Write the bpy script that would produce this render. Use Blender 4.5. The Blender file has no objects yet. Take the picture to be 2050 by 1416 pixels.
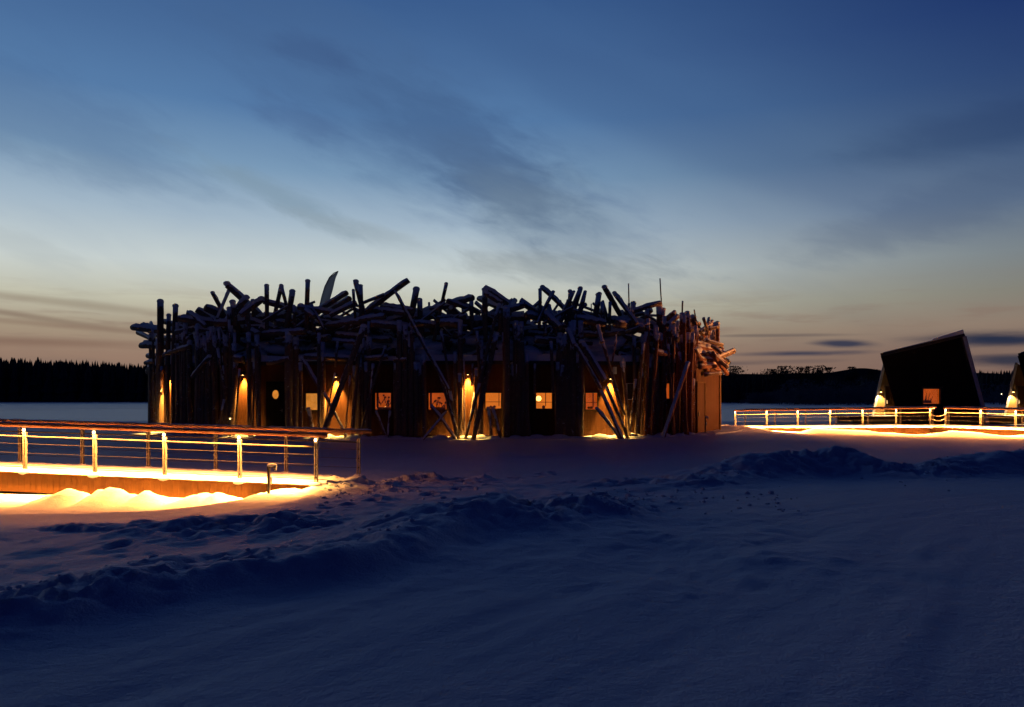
import bpy, math, random
import numpy as np
random.seed(7)
S = bpy.context.scene
COL = S.collection
F = 1500.0; CX = 1025.0; HY = 790.0; EZ = 2.1
# ------------------------------------------------------------------ camera
cam = bpy.data.cameras.new('camera'); camo = bpy.data.objects.new('camera', cam); COL.objects.link(camo)
camo.location = (0, 0, EZ); camo.rotation_euler = (math.radians(90), 0, 0)
cam.sensor_width = 36; cam.lens = F/2050*36; cam.shift_y = 82/2050.0; cam.clip_start = .1; cam.clip_end = 6000
S.camera = camo
S.render.resolution_x = 1024; S.render.resolution_y = 707
S.view_settings.view_transform = 'Standard'; S.view_settings.look = 'None'
S.view_settings.exposure = 0; S.view_settings.gamma = 1; S.view_settings.use_curve_mapping = False
try:
    S.cycles.max_bounces = 6; S.cycles.diffuse_bounces = 4; S.cycles.glossy_bounces = 3; S.cycles.transparent_max_bounces = 8
except Exception: pass

def s2l(c):
    return tuple(((v/255)/12.92 if v/255 <= .04045 else ((v/255+.055)/1.055)**2.4) for v in c)

# ------------------------------------------------------------------ node helper
class NT:
    def __init__(s, nt): s.nt = nt; s.L = nt.links.new
    def n(s, t, **k):
        o = s.nt.nodes.new(t)
        for a, b in k.items(): setattr(o, a, b)
        return o
    def put(s, sock, v):
        if hasattr(v, 'is_output') or isinstance(v, bpy.types.NodeSocket): s.L(v, sock)
        else: sock.default_value = v
    def m(s, op, a, b=0.0, c=None, clamp=False):
        o = s.n('ShaderNodeMath', operation=op); o.use_clamp = clamp
        s.put(o.inputs[0], a); s.put(o.inputs[1], b)
        if c is not None: s.put(o.inputs[2], c)
        return o.outputs[0]
    def ss(s, v, a, b, lo=0.0, hi=1.0):
        o = s.n('ShaderNodeMapRange', interpolation_type='SMOOTHSTEP')
        s.put(o.inputs[0], v); s.put(o.inputs[1], a); s.put(o.inputs[2], b); s.put(o.inputs[3], lo); s.put(o.inputs[4], hi)
        return o.outputs[0]
    def mix(s, f, a, b, blend='MIX'):
        o = s.n('ShaderNodeMix', data_type='RGBA', blend_type=blend)
        s.put(o.inputs[0], f)
        for k, v in ((6, a), (7, b)):
            if isinstance(v, tuple): o.inputs[k].default_value = (*v[:3], 1)
            else: s.L(v, o.inputs[k])
        return o.outputs[2]
    def noise(s, vec, scale, detail=4, rough=.55, out=0, dist=0.0):
        o = s.n('ShaderNodeTexNoise'); s.L(vec, o.inputs['Vector'])
        o.inputs['Scale'].default_value = scale; o.inputs['Detail'].default_value = detail
        o.inputs['Roughness'].default_value = rough; o.inputs['Distortion'].default_value = dist
        return o.outputs[out]
    def ramp(s, v, pts):
        o = s.n('ShaderNodeValToRGB'); s.L(v, o.inputs[0]); e = o.color_ramp.elements
        while len(e) > 1: e.remove(e[-1])
        e[0].position = pts[0][0]; e[0].color = (*pts[0][1], 1)
        for p, c in pts[1:]:
            q = e.new(p); q.color = (*c, 1)
        return o.outputs[0]

# ------------------------------------------------------------------ world: dusk sky, glow low ahead, dark behind
W = bpy.data.worlds.new('World'); S.world = W; W.use_nodes = True
wt = NT(W.node_tree); W.node_tree.nodes.clear()
tc = wt.n('ShaderNodeTexCoord'); sp = wt.n('ShaderNodeSeparateXYZ'); wt.L(tc.outputs['Generated'], sp.inputs[0])
dx, dy, dz = sp.outputs
D2R = 180/math.pi
el = wt.m('MULTIPLY', wt.m('ARCSINE', dz), D2R)
az = wt.m('MULTIPLY', wt.m('ARCTAN2', dx, dy), D2R)
def ramp_el(rows): return wt.ramp(wt.m('DIVIDE', el, 90.0, clamp=True), [(e/90, s2l(c)) for e, c in rows])
left = ramp_el([(0, (140, 106, 92)), (3.0, (152, 126, 108)), (4.6, (166, 150, 128)), (6.6, (194, 192, 172)), (9.2, (201, 210, 208)),
                (12.5, (164, 184, 200)), (16, (122, 154, 184)), (20, (86, 124, 168)), (24, (72, 107, 153)), (29, (54, 88, 138)), (36, (16, 34, 86)), (50, (1, 10, 56)), (90, (0, 5, 50))])
right = ramp_el([(0, (120, 92, 84)), (3.0, (126, 104, 94)), (4.6, (140, 122, 108)), (6.6, (128, 126, 116)), (9.2, (118, 128, 134)),
                 (12.5, (86, 106, 134)), (16, (56, 80, 118)), (20, (42, 66, 112)), (24, (28, 51, 104)), (29, (19, 41, 92)), (36, (9, 22, 62)), (50, (3, 10, 40)), (90, (0, 5, 32))])
behind = ramp_el([(0, (18, 25, 56)), (22, (11, 20, 56)), (38, (3, 9, 38)), (90, (0, 5, 32))])
fr = wt.ss(az, -5.0, 40.0)
base = wt.mix(fr, left, right)
aab = wt.m('ABSOLUTE', wt.m('ADD', az, 8.0))
base = wt.mix(wt.ss(aab, 44.0, 84.0), base, behind)
# streaky cloud field: noise in direction space, stretched along the wind
cv = wt.n('ShaderNodeCombineXYZ')
rot = math.radians(-17)
wt.put(cv.inputs[0], wt.m('MULTIPLY', wt.m('ADD', wt.m('MULTIPLY', az, math.cos(rot)), wt.m('MULTIPLY', el, math.sin(rot))), .035))
wt.put(cv.inputs[1], wt.m('MULTIPLY', wt.m('SUBTRACT', wt.m('MULTIPLY', el, math.cos(rot)), wt.m('MULTIPLY', az, math.sin(rot))), .11))
n1 = wt.noise(cv.outputs[0], 2.2, 6, .55, dist=.4)
n2 = wt.noise(cv.outputs[0], 7.0, 5, .6, dist=.3)
cvh = wt.n('ShaderNodeCombineXYZ')
wt.put(cvh.inputs[0], wt.m('MULTIPLY', az, .09)); wt.put(cvh.inputs[1], wt.m('MULTIPLY', el, .75)); cvh.inputs[2].default_value = 3.1
n3 = wt.noise(cvh.outputs[0], 1.6, 5, .55, dist=.3)
def dirdeg(px, py):
    u = (px-CX)/F; v = (HY-py)/F; a = math.atan(u)
    return math.degrees(a), math.degrees(math.atan(v*math.cos(a)))
def cloud(cur, px, py, rx, ry, ang, col, amt, nz, wob=.55, soft=.25):
    a0, e0 = dirdeg(px, py); k = D2R/F
    rx *= k; ry *= k; an = math.radians(ang)
    A = wt.m('SUBTRACT', az, a0); E = wt.m('SUBTRACT', el, e0)
    u = wt.m('DIVIDE', wt.m('ADD', wt.m('MULTIPLY', A, math.cos(an)), wt.m('MULTIPLY', E, math.sin(an))), rx)
    v = wt.m('DIVIDE', wt.m('SUBTRACT', wt.m('MULTIPLY', E, math.cos(an)), wt.m('MULTIPLY', A, math.sin(an))), ry)
    d = wt.m('SQRT', wt.m('ADD', wt.m('MULTIPLY', u, u), wt.m('MULTIPLY', v, v)))
    d = wt.m('ADD', d, wt.m('MULTIPLY', wt.m('SUBTRACT', nz, .5), wob*4))
    f = wt.m('MULTIPLY', wt.ss(d, 1.0+soft, soft*.6, 0.0, 1.0), amt)
    # haze-level wash and structure
    return wt.mix(f, cur, s2l(col))
c = base
# general variation
c = wt.mix(wt.m('MULTIPLY', wt.ss(n1, .45, .75), .16), c, wt.mix(1.0, c, (.55, .62, .78), 'MULTIPLY'))
c = cloud(c, 800, 235, 400, 90, -28, (70, 100, 142), .36, n2, .45, .9)
c = cloud(c, 930, 300, 190, 60, -26, (62, 90, 132), .42, n2, .5, .8)
c = cloud(c, 1000, 375, 110, 55, -30, (72, 96, 130), .45, n2, .5, .6)
c = cloud(c, 620, 105, 70, 26, -8, (60, 86, 130), .4, n2, .5, .6)
c = cloud(c, 590, 238, 75, 26, -12, (76, 104, 146), .4, n2, .5, .6)
c = cloud(c, 60, 225, 190, 60, -12, (72, 100, 142), .3, n2, .5, .9)
c = cloud(c, 560, 395, 150, 20, -20, (124, 148, 166), .55, n2, .5, .6)
c = cloud(c, 720, 462, 130, 16, -12, (148, 162, 170), .4, n2, .5, .6)
c = cloud(c, 180, 330, 260, 16, -8, (120, 146, 170), .22, n2, .5, .6)
c = cloud(c, 30, 490, 80, 22, -14, (155, 165, 170), .25, n2, .5, .6)
c = cloud(c, 1130, 540, 190, 26, -3, (140, 148, 150), .55, n2, .5, .6)
c = cloud(c, 1100, 440, 140, 70, -20, (118, 138, 154), .4, n1, .5, .7)
c = cloud(c, 1960, 262, 190, 34, 3, (30, 50, 92), .28, n2, .3, .6)
c = cloud(c, 1850, 432, 190, 44, 12, (60, 80, 114), .28, n2, .4, .6)
c = cloud(c, 1330, 240, 420, 50, -24, (50, 78, 126), .2, n1, .4, .7)
# low horizontal bands at the horizon
band = wt.m('MULTIPLY', wt.ss(n3, .48, .7), wt.m('MULTIPLY', wt.ss(el, 8.6, 4.5), wt.ss(aab, 95.0, 45.0)))
c = wt.mix(wt.m('MULTIPLY', band, .5), c, s2l((134, 112, 100)))
for a in ((130, 606, 240, 9, -4, (150, 138, 120), .6), (60, 634, 200, 7, -7, (136, 118, 102), .7), (160, 655, 240, 7, -3, (138, 116, 100), .6), (60, 684, 260, 10, 0, (126, 98, 84), .6),
          (1560, 672, 150, 4, -1, (104, 92, 88), .7),
          (1690, 688, 62, 9, -3, (52, 56, 76), .95), (1600, 708, 135, 6, 0, (52, 56, 76), .9), (1560, 724, 120, 5, 0, (98, 84, 84), .5), (1990, 678, 150, 15, -1, (40, 47, 68), 1.0), (2040, 722, 110, 14, 0, (40, 47, 66), .9),
          (1440, 729, 120, 5, 0, (60, 56, 70), .5)):
    c = cloud(c, *a, n3, .3, .22)
bg = wt.n('ShaderNodeBackground'); wt.L(c, bg.inputs[0]); bg.inputs[1].default_value = 1.0
wo = wt.n('ShaderNodeOutputWorld'); wt.L(bg.outputs[0], wo.inputs[0])

# the sun has set ahead: only a trace of its soft light
sun = bpy.data.lights.new('sun', 'SUN'); sun.energy = .012; sun.angle = math.radians(25); sun.color = (1, .75, .55)
suno = bpy.data.objects.new('sun', sun); COL.objects.link(suno); suno.location = (0, 60, 40)
suno.rotation_euler = (math.radians(-84), 0, math.radians(12))

# ------------------------------------------------------------------ materials
def mat(name):
    m = bpy.data.materials.new(name); m.use_nodes = True; t = NT(m.node_tree); m.node_tree.nodes.clear()
    out = t.n('ShaderNodeOutputMaterial'); b = t.n('ShaderNodeBsdfPrincipled'); t.L(b.outputs[0], out.inputs[0])
    c = t.n('ShaderNodeTexCoord'); return m, t, b, c.outputs['Object'], out
def bump(t, b, h, dist, strength=1.0, nrm=None):
    o = t.n('ShaderNodeBump'); t.put(o.inputs['Height'], h); o.inputs['Distance'].default_value = dist; o.inputs['Strength'].default_value = strength
    if nrm is not None: t.L(nrm, o.inputs['Normal'])
    if b is not None: t.L(o.outputs[0], b.inputs['Normal'])
    return o.outputs[0]
def nz_up(t):
    g = t.n('ShaderNodeNewGeometry'); s = t.n('ShaderNodeSeparateXYZ'); t.L(g.outputs['Normal'], s.inputs[0]); return s.outputs[2]
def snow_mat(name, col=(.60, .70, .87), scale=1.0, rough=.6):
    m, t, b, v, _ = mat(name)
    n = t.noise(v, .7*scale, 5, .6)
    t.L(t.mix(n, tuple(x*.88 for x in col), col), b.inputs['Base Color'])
    b.inputs['Roughness'].default_value = rough; b.inputs['Specular IOR Level'].default_value = .2
    a = bump(t, None, t.noise(v, 7*scale, 6, .62), .03)
    a2 = bump(t, None, t.noise(v, 38*scale, 4, .65), .012, nrm=a)
    t.L(a2, b.inputs['Normal'])
    return m
def log_mat(name, bark, snow_lo=.25, frost=.62):
    m, t, b, v, _ = mat(name)
    oi = t.n('ShaderNodeObjectInfo')
    n = t.noise(v, 4, 6, .65); n_f = t.noise(v, 22, 4, .6)
    col = t.mix(n, tuple(x*.5 for x in bark), tuple(min(1, x*1.7) for x in bark))
    col = t.mix(t.m('MULTIPLY', oi.outputs['Random'], .5), col, (bark[0]*.9, bark[1]*.8, bark[2]*.75))
    up = t.m('ADD', nz_up(t), t.m('MULTIPLY', t.m('SUBTRACT', t.noise(v, 5, 5, .7), .5), 1.3))
    s1 = t.ss(up, snow_lo, snow_lo+.25)
    s2 = t.ss(t.noise(v, 6.5, 6, .75), frost, frost+.05)
    f = t.m('MAXIMUM', s1, t.m('MULTIPLY', s2, .8))
    t.L(t.mix(f, col, (.74, .78, .85)), b.inputs['Base Color'])
    b.inputs['Roughness'].default_value = .85
    bump(t, b, t.m('ADD', t.m('MULTIPLY', n_f, .5), f), .03)
    return m
def plain(name, col, rough=.6, metal=0.0, var=.25, bs=8, bd=.01):
    m, t, b, v, _ = mat(name)
    n = t.noise(v, bs, 5, .6)
    t.L(t.mix(n, tuple(x*(1-var) for x in col), tuple(min(1, x*(1+var)) for x in col)), b.inputs['Base Color'])
    b.inputs['Roughness'].default_value = rough; b.inputs['Metallic'].default_value = metal
    if bd: bump(t, b, n, bd)
    return m
def boards(name, col, pitch, rough=.75, gap=.035):
    # vertical boards running round the walls: grooves follow x and y
    m, t, b, v, _ = mat(name)
    s = t.n('ShaderNodeSeparateXYZ'); t.L(v, s.inputs[0])
    q = t.m('DIVIDE', t.m('ADD', s.outputs[0], t.m('MULTIPLY', s.outputs[1], .83)), pitch)
    fr_ = t.m('FRACT', q); cell = t.m('FLOOR', q)
    w = t.n('ShaderNodeTexWhiteNoise', noise_dimensions='1D'); t.L(cell, w.inputs['W'])
    mp = t.n('ShaderNodeMapping'); t.L(v, mp.inputs[0]); mp.inputs['Scale'].default_value = (9, 9, .8)
    g = t.noise(mp.outputs[0], 3, 6, .65)
    cc = t.mix(g, tuple(x*.65 for x in col), tuple(min(1, x*1.3) for x in col))
    cc = t.mix(t.m('MULTIPLY', w.outputs[0], .45), cc, tuple(x*.6 for x in col))
    t.L(cc, b.inputs['Base Color'])
    edge = t.m('MINIMUM', t.ss(fr_, 0, gap), t.ss(fr_, 1.0, 1-gap))
    b.inputs['Roughness'].default_value = rough
    b.inputs['Specular IOR Level'].default_value = .15
    bump(t, b, t.m('ADD', edge, t.m('MULTIPLY', g, .25)), .02)
    return m
def emit(name, col, strength, var=0.0, scale=2.0, sample=True):
    m = bpy.data.materials.new(name); m.use_nodes = True; t = NT(m.node_tree); m.node_tree.nodes.clear()
    out = t.n('ShaderNodeOutputMaterial'); e = t.n('ShaderNodeEmission'); t.L(e.outputs[0], out.inputs[0])
    e.inputs[1].default_value = strength
    if var:
        c = t.n('ShaderNodeTexCoord'); n = t.noise(c.outputs['Object'], scale, 3, .5)
        t.L(t.mix(t.ss(n, .3, .7), tuple(x*(1-var) for x in col), col), e.inputs[0])
    else: e.inputs[0].default_value = (*col, 1)
    return m
WARM = (1.0, .36, .06)
M = dict(
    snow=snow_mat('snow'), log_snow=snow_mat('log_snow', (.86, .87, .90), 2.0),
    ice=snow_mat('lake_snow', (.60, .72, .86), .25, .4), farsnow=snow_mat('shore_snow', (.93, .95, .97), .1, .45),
    log=log_mat('bark', (.15, .095, .062)), warm_lit_log=log_mat('warm_lit_bark', (.22, .08, .035), .3, .6),  # redder bark copy carries the warm light on right-end logs in its colour
    endgrain=plain('end_grain', (.22, .15, .09), .9),
    wall=boards('stained_board_wall', (.105, .04, .014), .14), black=boards('black_board_wall', (.0022, .0022, .003), .16),
    tan=boards('oiled_board_wall', (.17, .095, .036), .14), roof=plain('roof_felt', (.03, .03, .032), .9),
    trim=plain('dark_trim', (.03, .026, .022), .7), pale=plain('frosted_trim', (.42, .42, .44), .8),
    wood=boards('pine_planks', (.034, .015, .0045), .12), handrail=plain('handrail_wood', (.26, .12, .075), .6, 0, .35, 5),
    steel=plain('galvanised_steel', (.14, .135, .13), .5, .2, .12, 12, .003), darksteel=plain('dark_steel', (.05, .045, .04), .5, .6), wire=plain('dull_wire', (.014, .013, .012), .8, .0, .1, 5, 0), tube=plain('dull_tube', (.045, .04, .035), .7, .0, .1, 5, 0),
    forest=plain('spruce_needles', (.022, .03, .04), .95, 0, .5, .3, 0), frost=plain('frosted_twigs', (.09, .11, .15), .95, 0, .5, .5, 0),
    bare=plain('bare_twigs', (.035, .03, .03), .95, 0, .4, .5, 0), hill=plain('far_hill', (.02, .026, .035), .95, 0, .3, .02, 0),
    flag=plain('flag_cloth', (.16, .17, .17), .9, 0, .1, 3, 0),
    room=emit('room_light', (1, .15, .01), .6, .45, 1.4), room_bright=emit('bright_room_light', (1, .23, .018), .8, .15, 2.0),
    room_red=emit('dim_room_light', (1, .15, .012), .5, .4, 1.5), curtain=emit('lit_curtain', (1, .34, .045), .72, .3, 3.0),
    bulb=emit('lamp_glow', (1, .55, .16), 9), led=emit('led_glow', (1, .50, .14), 50), led_far=emit('far_led_glow', (1, .42, .10), 120), roomlamp=emit('table_lamp_glow', (1, .5, .1), 5),
    faint=emit('distant_lamp_glow', (1, .75, .45), 6), item=plain('room_item', (.05, .02, .012), .8, 0, .3))
def glass_mat():
    m = bpy.data.materials.new('window_glass'); m.use_nodes = True; t = NT(m.node_tree); m.node_tree.nodes.clear()
    out = t.n('ShaderNodeOutputMaterial'); a = t.n('ShaderNodeBsdfTransparent'); g = t.n('ShaderNodeBsdfGlossy'); g.inputs['Roughness'].default_value = .04
    x = t.n('ShaderNodeMixShader'); x.inputs[0].default_value = .07; t.L(a.outputs[0], x.inputs[1]); t.L(g.outputs[0], x.inputs[2]); t.L(x.outputs[0], out.inputs[0]); return m
M['glass'] = glass_mat()
for k_ in ('wire', 'tube', 'wood', 'handrail'):
    for n_ in M[k_].node_tree.nodes:
        if n_.type == 'BSDF_PRINCIPLED': n_.inputs['Specular IOR Level'].default_value = .03
def flag_mat():
    m = bpy.data.materials.new('thin_flag_cloth'); m.use_nodes = True; t = NT(m.node_tree); m.node_tree.nodes.clear()
    out = t.n('ShaderNodeOutputMaterial'); a = t.n('ShaderNodeBsdfTranslucent'); g = t.n('ShaderNodeBsdfDiffuse'); a.inputs[0].default_value = (.5, .52, .5, 1); g.inputs[0].default_value = (.3, .3, .3, 1)
    x = t.n('ShaderNodeMixShader'); x.inputs[0].default_value = .4; t.L(a.outputs[0], x.inputs[1]); t.L(g.outputs[0], x.inputs[2]); t.L(x.outputs[0], out.inputs[0]); return m
M['flag'] = flag_mat()

# ------------------------------------------------------------------ geometry helpers
def P(px, py, d): return np.array([(px-CX)/F*d, d, EZ+(HY-py)/F*d])
def V(*a): return np.array(a, float)
class MB:
    def __init__(s): s.v = []; s.f = []; s.mi = []
    def add(s, vs, fs, mi=0):
        o = len(s.v); s.v += [tuple(map(float, p)) for p in vs]; s.f += [tuple(i+o for i in f) for f in fs]; s.mi += [mi]*len(fs); return s
    def hexa(s, p, mi=0):
        return s.add(p, [(0, 3, 2, 1), (4, 5, 6, 7), (0, 1, 5, 4), (1, 2, 6, 5), (2, 3, 7, 6), (3, 0, 4, 7)], mi)
    def box(s, c, size, ax=None, mi=0):
        c = np.array(c, float); X, Y, Z = (V(1, 0, 0), V(0, 1, 0), V(0, 0, 1)) if ax is None else ax
        a, b, d = size[0]/2, size[1]/2, size[2]/2
        return s.hexa([c+X*i*a+Y*j*b+Z*k*d for k in (-1, 1) for i, j in ((-1, -1), (1, -1), (1, 1), (-1, 1))], mi)
    def beam(s, p, q, w, h, mi=0, up=(0, 0, 1)):
        p = np.array(p, float); q = np.array(q, float); d = q-p; L = np.linalg.norm(d); d /= L
        side = np.cross(d, np.array(up, float)); side /= np.linalg.norm(side); u = np.cross(side, d)
        return s.box((p+q)/2, (L, w, h), (d, side, u), mi)
    def tube(s, p, q, r1, r2=None, n=8, rings=1, jit=0.0, bend=0.0, caps=True, mi=0, endmi=None, dome=False):
        r2 = r1 if r2 is None else r2; p = np.array(p, float); q = np.array(q, float); d = q-p; L = np.linalg.norm(d); d = d/L
        a = np.cross(d, V(0, 0, 1) if abs(d[2]) < .9 else V(1, 0, 0)); a /= np.linalg.norm(a); b = np.cross(d, a)
        bd = (a*random.uniform(-1, 1)+b*random.uniform(-1, 1))*bend*L
        vs = []; ph = random.random()*6
        for i in range(rings+1):
            t = i/rings; c = p+(q-p)*t+bd*math.sin(math.pi*t); r = r1+(r2-r1)*t
            for k in range(n):
                an = ph+2*math.pi*k/n; rr = r*(1+random.uniform(-jit, jit))
                vs.append(c+(a*math.cos(an)+b*math.sin(an))*rr)
        fs = [(i*n+k, i*n+(k+1) % n, (i+1)*n+(k+1) % n, (i+1)*n+k) for i in range(rings) for k in range(n)]
        s.add(vs, fs, mi)
        if caps:
            em = mi if endmi is None else endmi; o = len(s.v)-len(vs)
            s.f.append(tuple(o+k for k in reversed(range(n)))); s.mi.append(em)
            s.f.append(tuple(o+rings*n+k for k in range(n))); s.mi.append(em)
        return s
    def ball(s, c, r, sq=(1, 1, 1), n=8, m=5, jit=.0, mi=0):
        vs = [V(*c)+V(0, 0, -r*sq[2])]
        for i in range(1, m):
            th = math.pi*i/m
            for k in range(n):
                an = 2*math.pi*k/n; j = 1+random.uniform(-jit, jit)
                vs.append(V(*c)+V(math.sin(th)*math.cos(an)*r*sq[0]*j, math.sin(th)*math.sin(an)*r*sq[1]*j, -math.cos(th)*r*sq[2]))
        vs.append(V(*c)+V(0, 0, r*sq[2])); fs = []
        for k in range(n): fs.append((0, 1+(k+1) % n, 1+k))
        for i in range(m-2):
            for k in range(n): fs.append((1+i*n+k, 1+i*n+(k+1) % n, 1+(i+1)*n+(k+1) % n, 1+(i+1)*n+k))
        l = len(vs)-1
        for k in range(n): fs.append((l, 1+(m-2)*n+k, 1+(m-2)*n+(k+1) % n))
        return s.add(vs, fs, mi)
    def prism(s, a, b, mi=0):
        n = len(a); vs = list(a)+list(b)
        fs = [tuple(range(n)), tuple(range(2*n-1, n-1, -1))]+[(i, i+n, (i+1) % n+n, (i+1) % n) for i in range(n)]
        return s.add(vs, fs, mi)
    def build(s, name, mats, parent=None, smooth=False, org=None, label=None):
        me = bpy.data.meshes.new(name); o = bpy.data.objects.new(name, me)
        root = parent
        while root is not None and root.parent is not None: root = root.parent
        off = np.array(root.location if root is not None else (org if org is not None else (0, 0, 0)))
        me.from_pydata([tuple(np.array(v)-off) for v in s.v], [], s.f)
        if not isinstance(mats, (list, tuple)): mats = [mats]
        for m in mats: me.materials.append(m)
        me.polygons.foreach_set('material_index', s.mi)
        if smooth: me.polygons.foreach_set('use_smooth', [True]*len(s.f))
        me.update(); COL.objects.link(o)
        if parent is not None: o.parent = parent
        elif org is not None: o.location = org
        if label: o['label'] = label
        return o
def thing(name, loc, label, cat, group=None):
    o = bpy.data.objects.new(name, None); COL.objects.link(o); o.location = tuple(map(float, loc)); o.empty_display_size = .3
    o['label'] = label; o['category'] = cat
    if group: o['group'] = group
    return o
def struct(o, kind='structure', label=None, cat=None):
    o['kind'] = kind
    if label: o['label'] = label
    if cat: o['category'] = cat
    return o
bpy.context.view_layer.update()

# ------------------------------------------------------------------ numpy noise
def vnoise(x, y, seed=0):
    xi = np.floor(x).astype(np.int64); yi = np.floor(y).astype(np.int64); xf = x-xi; yf = y-yi
    def h(a, b):
        n = (a*374761393+b*668265263+seed*1442695041) & 0xffffffff
        n = ((n ^ (n >> 13))*1274126177) & 0xffffffff
        return ((n ^ (n >> 16)) & 0xffff)/65535.0
    u = xf*xf*(3-2*xf); v = yf*yf*(3-2*yf)
    return (h(xi, yi)*(1-u)+h(xi+1, yi)*u)*(1-v)+(h(xi, yi+1)*(1-u)+h(xi+1, yi+1)*u)*v
def fbm(x, y, f, oc=4, seed=0, g=.5):
    t = 0; a = 1; w = 0
    for i in range(oc):
        ca, sa = math.cos(.7*i+.3), math.sin(.7*i+.3)
        t = t+a*vnoise((x*ca-y*sa)*f+17.3*i, (x*sa+y*ca)*f-9.1*i, seed+i); w += a; a *= g; f *= 2.03
    return t/w
def sm(a, b, x):
    t = np.clip((x-a)/(b-a), 0, 1); return t*t*(3-2*t)
# ------------------------------------------------------------------ snow ground
def gpt(px, py, z):
    d = F*(EZ-z)/(py-HY); return ((px-CX)/F*d, d, z)
def ridge(X, Y, pts, wn, wf, lump=.0, lf=2.2, seed=3):
    best = np.full(X.shape, 1e9); hz = np.zeros(X.shape); sd = np.zeros(X.shape)
    for (ax, ay, az_), (bx, by, bz) in zip(pts[:-1], pts[1:]):
        ux, uy = bx-ax, by-ay; L2 = ux*ux+uy*uy
        t = np.clip(((X-ax)*ux+(Y-ay)*uy)/L2, 0, 1); qx = ax+ux*t; qy = ay+uy*t
        d = np.hypot(X-qx, Y-qy); k = d < best
        best = np.where(k, d, best); hz = np.where(k, az_+(bz-az_)*t, hz)
        sg = np.sign((X-ax)*(-uy)+(Y-ay)*ux); sd = np.where(k, sg, sd)
    w = np.where(sd > 0, wf, wn)
    n = fbm(X, Y, lf, 4, seed)
    n2 = np.abs(fbm(X, Y, lf*2.3, 3, seed+9)-.5)*2
    n3_ = fbm(X, Y, lf*4.5, 3, seed+20)
    md = np.clip(fbm(X, Y, .55, 2, seed+30)*2.4-.5, .2, 1.0)
    hh = hz+lump*((n-.5)*1.5+(.35-n2)*.35+md*np.clip((n3_-.5)*2.6, -.15, .24))
    prof = np.exp(-(best/w*(1+.5*(n-.5)))**2)
    return hh, prof
def terrain(X, Y):
    XP = X
    y0 = np.interp(XP, [-14, -5, -3, 1, 8, 30], [8.8, 8.8, 9.5, 9.5, 9.0, 9.0])
    y1 = np.interp(XP, [-14, -5, -3, 1, 8, 30], [12.0, 12.4, 17, 20, 22, 22])
    h = .12*sm(26, 12, Y)+.30*(1-sm(y0, y1, Y))
    h = np.where((X < -3.5) & (Y < 20), h, h)
    h = h+.05*(fbm(X, Y, .35, 3, 5)-.5)+.025*(fbm(X, Y, 1.3, 4, 11)-.5)
    # packed road: shallow tyre ruts running off to the right
    u = X*.80-Y*.6; rut = fbm(u*1.0, (X*.6+Y*.8)*.12, 2.6, 3, 21)-.5
    rut2 = fbm(u*3.1, (X*.6+Y*.8)*.2, 2.4, 3, 23)-.5
    h = h+(.045*rut+.014*rut2)*sm(12, 7, Y)
    tp_ = [gpt(-200, 1500, .4), gpt(700, 1330, .4), gpt(1300, 1150, .4), gpt(1750, 1050, .38), gpt(2300, 980, .33)]
    tx = np.array([p[0] for p in tp_]); ty = np.array([p[1] for p in tp_]); cc = np.interp(X, tx, ty)
    dd_ = (Y-cc)*.8+.12*np.sin(X*.7)
    for k_, w_, a_ in ((0, .13, .032), (.95, .13, .032), (2.3, .12, .022), (3.15, .12, .022), (-1.4, .12, .02)):
        g_ = np.exp(-((dd_-k_)/w_)**4)
        h = h-.16*a_*g_*(1+.35*np.sin((X+Y*.5)*28))+.16*a_*.5*np.exp(-((np.abs(dd_-k_)-w_*1.6)/.06)**2)*(.4+fbm(X, Y, 5, 2, 80))
    for i_ in range(34):
        t_ = i_/33; fx = -4.2+5.4*t_+.25*math.sin(i_*1.3)+(.11 if i_ % 2 else -.11); fy = 8.2+11.5*t_+.1*math.sin(i_*2.1)
        q_ = ((X-fx)/.11)**2+((Y-fy)/.17)**2; h = h-.07*np.exp(-q_**2)+.02*np.exp(-((np.sqrt(q_)-1.5)/.35)**2)
    # rough band between the berms
    rough = sm(5.2, 7, Y-.12*X)*sm(19, 14, Y)*sm(4.5, .5, X-.12*Y)
    quiet = sm(-5.0, -6.5, X+.0*Y)*sm(8.8, 9.6, Y)
    rough = rough*(1-quiet)
    h = h+rough*np.interp(X, [-6, 2], [.55, 1.0])*(.16*(fbm(X, Y, 1.1, 5, 31)-.45)+.10*np.maximum(0, fbm(X, Y, 4.2, 3, 33)-.55))
    def put(h, pts, wn, wf, lump, lf, seed):
        hh, pr = ridge(X, Y, [gpt(*p) for p in pts], wn, wf, lump, lf, seed)
        return h+np.maximum(hh-h, 0)*pr
    h = put(h, [(-500, 1300, .58), (0, 1206, .60), (110, 1186, .60), (350, 1140, .60), (500, 1122, .60), (660, 1108, .60), (800, 1075, .62), (900, 1030, .66), (1000, 1008, .70)], .36, 1.0, .17, 1.7, 41)
    h = put(h, [(880, 1022, .66), (1000, 1004, .70), (1060, 1013, .66), (1110, 1005, .64), (1185, 995, .66), (1240, 1004, .5), (1290, 1012, .36)], .6, .8, .20, 2.0, 43)
    h = put(h, [(-400, 1110, .36), (0, 1074, .40), (240, 1060, .42), (310, 1052, .50), (380, 1046, .50), (450, 1042, .50), (550, 1034, .54), (640, 1040, .50), (740, 1040, .44)], .6, .6, .20, 2.0, 47)
    h = put(h, [(1180, 978, .22), (1300, 966, .26), (1380, 956, .42), (1440, 950, .40), (1462, 928, .56), (1530, 909, .72), (1570, 908, .68), (1640, 910, .64), (1690, 906, .68), (1750, 916, .60), (1800, 930, .42), (1860, 934, .40), (1940, 916, .54), (2050, 903, .62), (2400, 888, .7)], .85, 1.3, .30, 1.1, 53)
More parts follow.
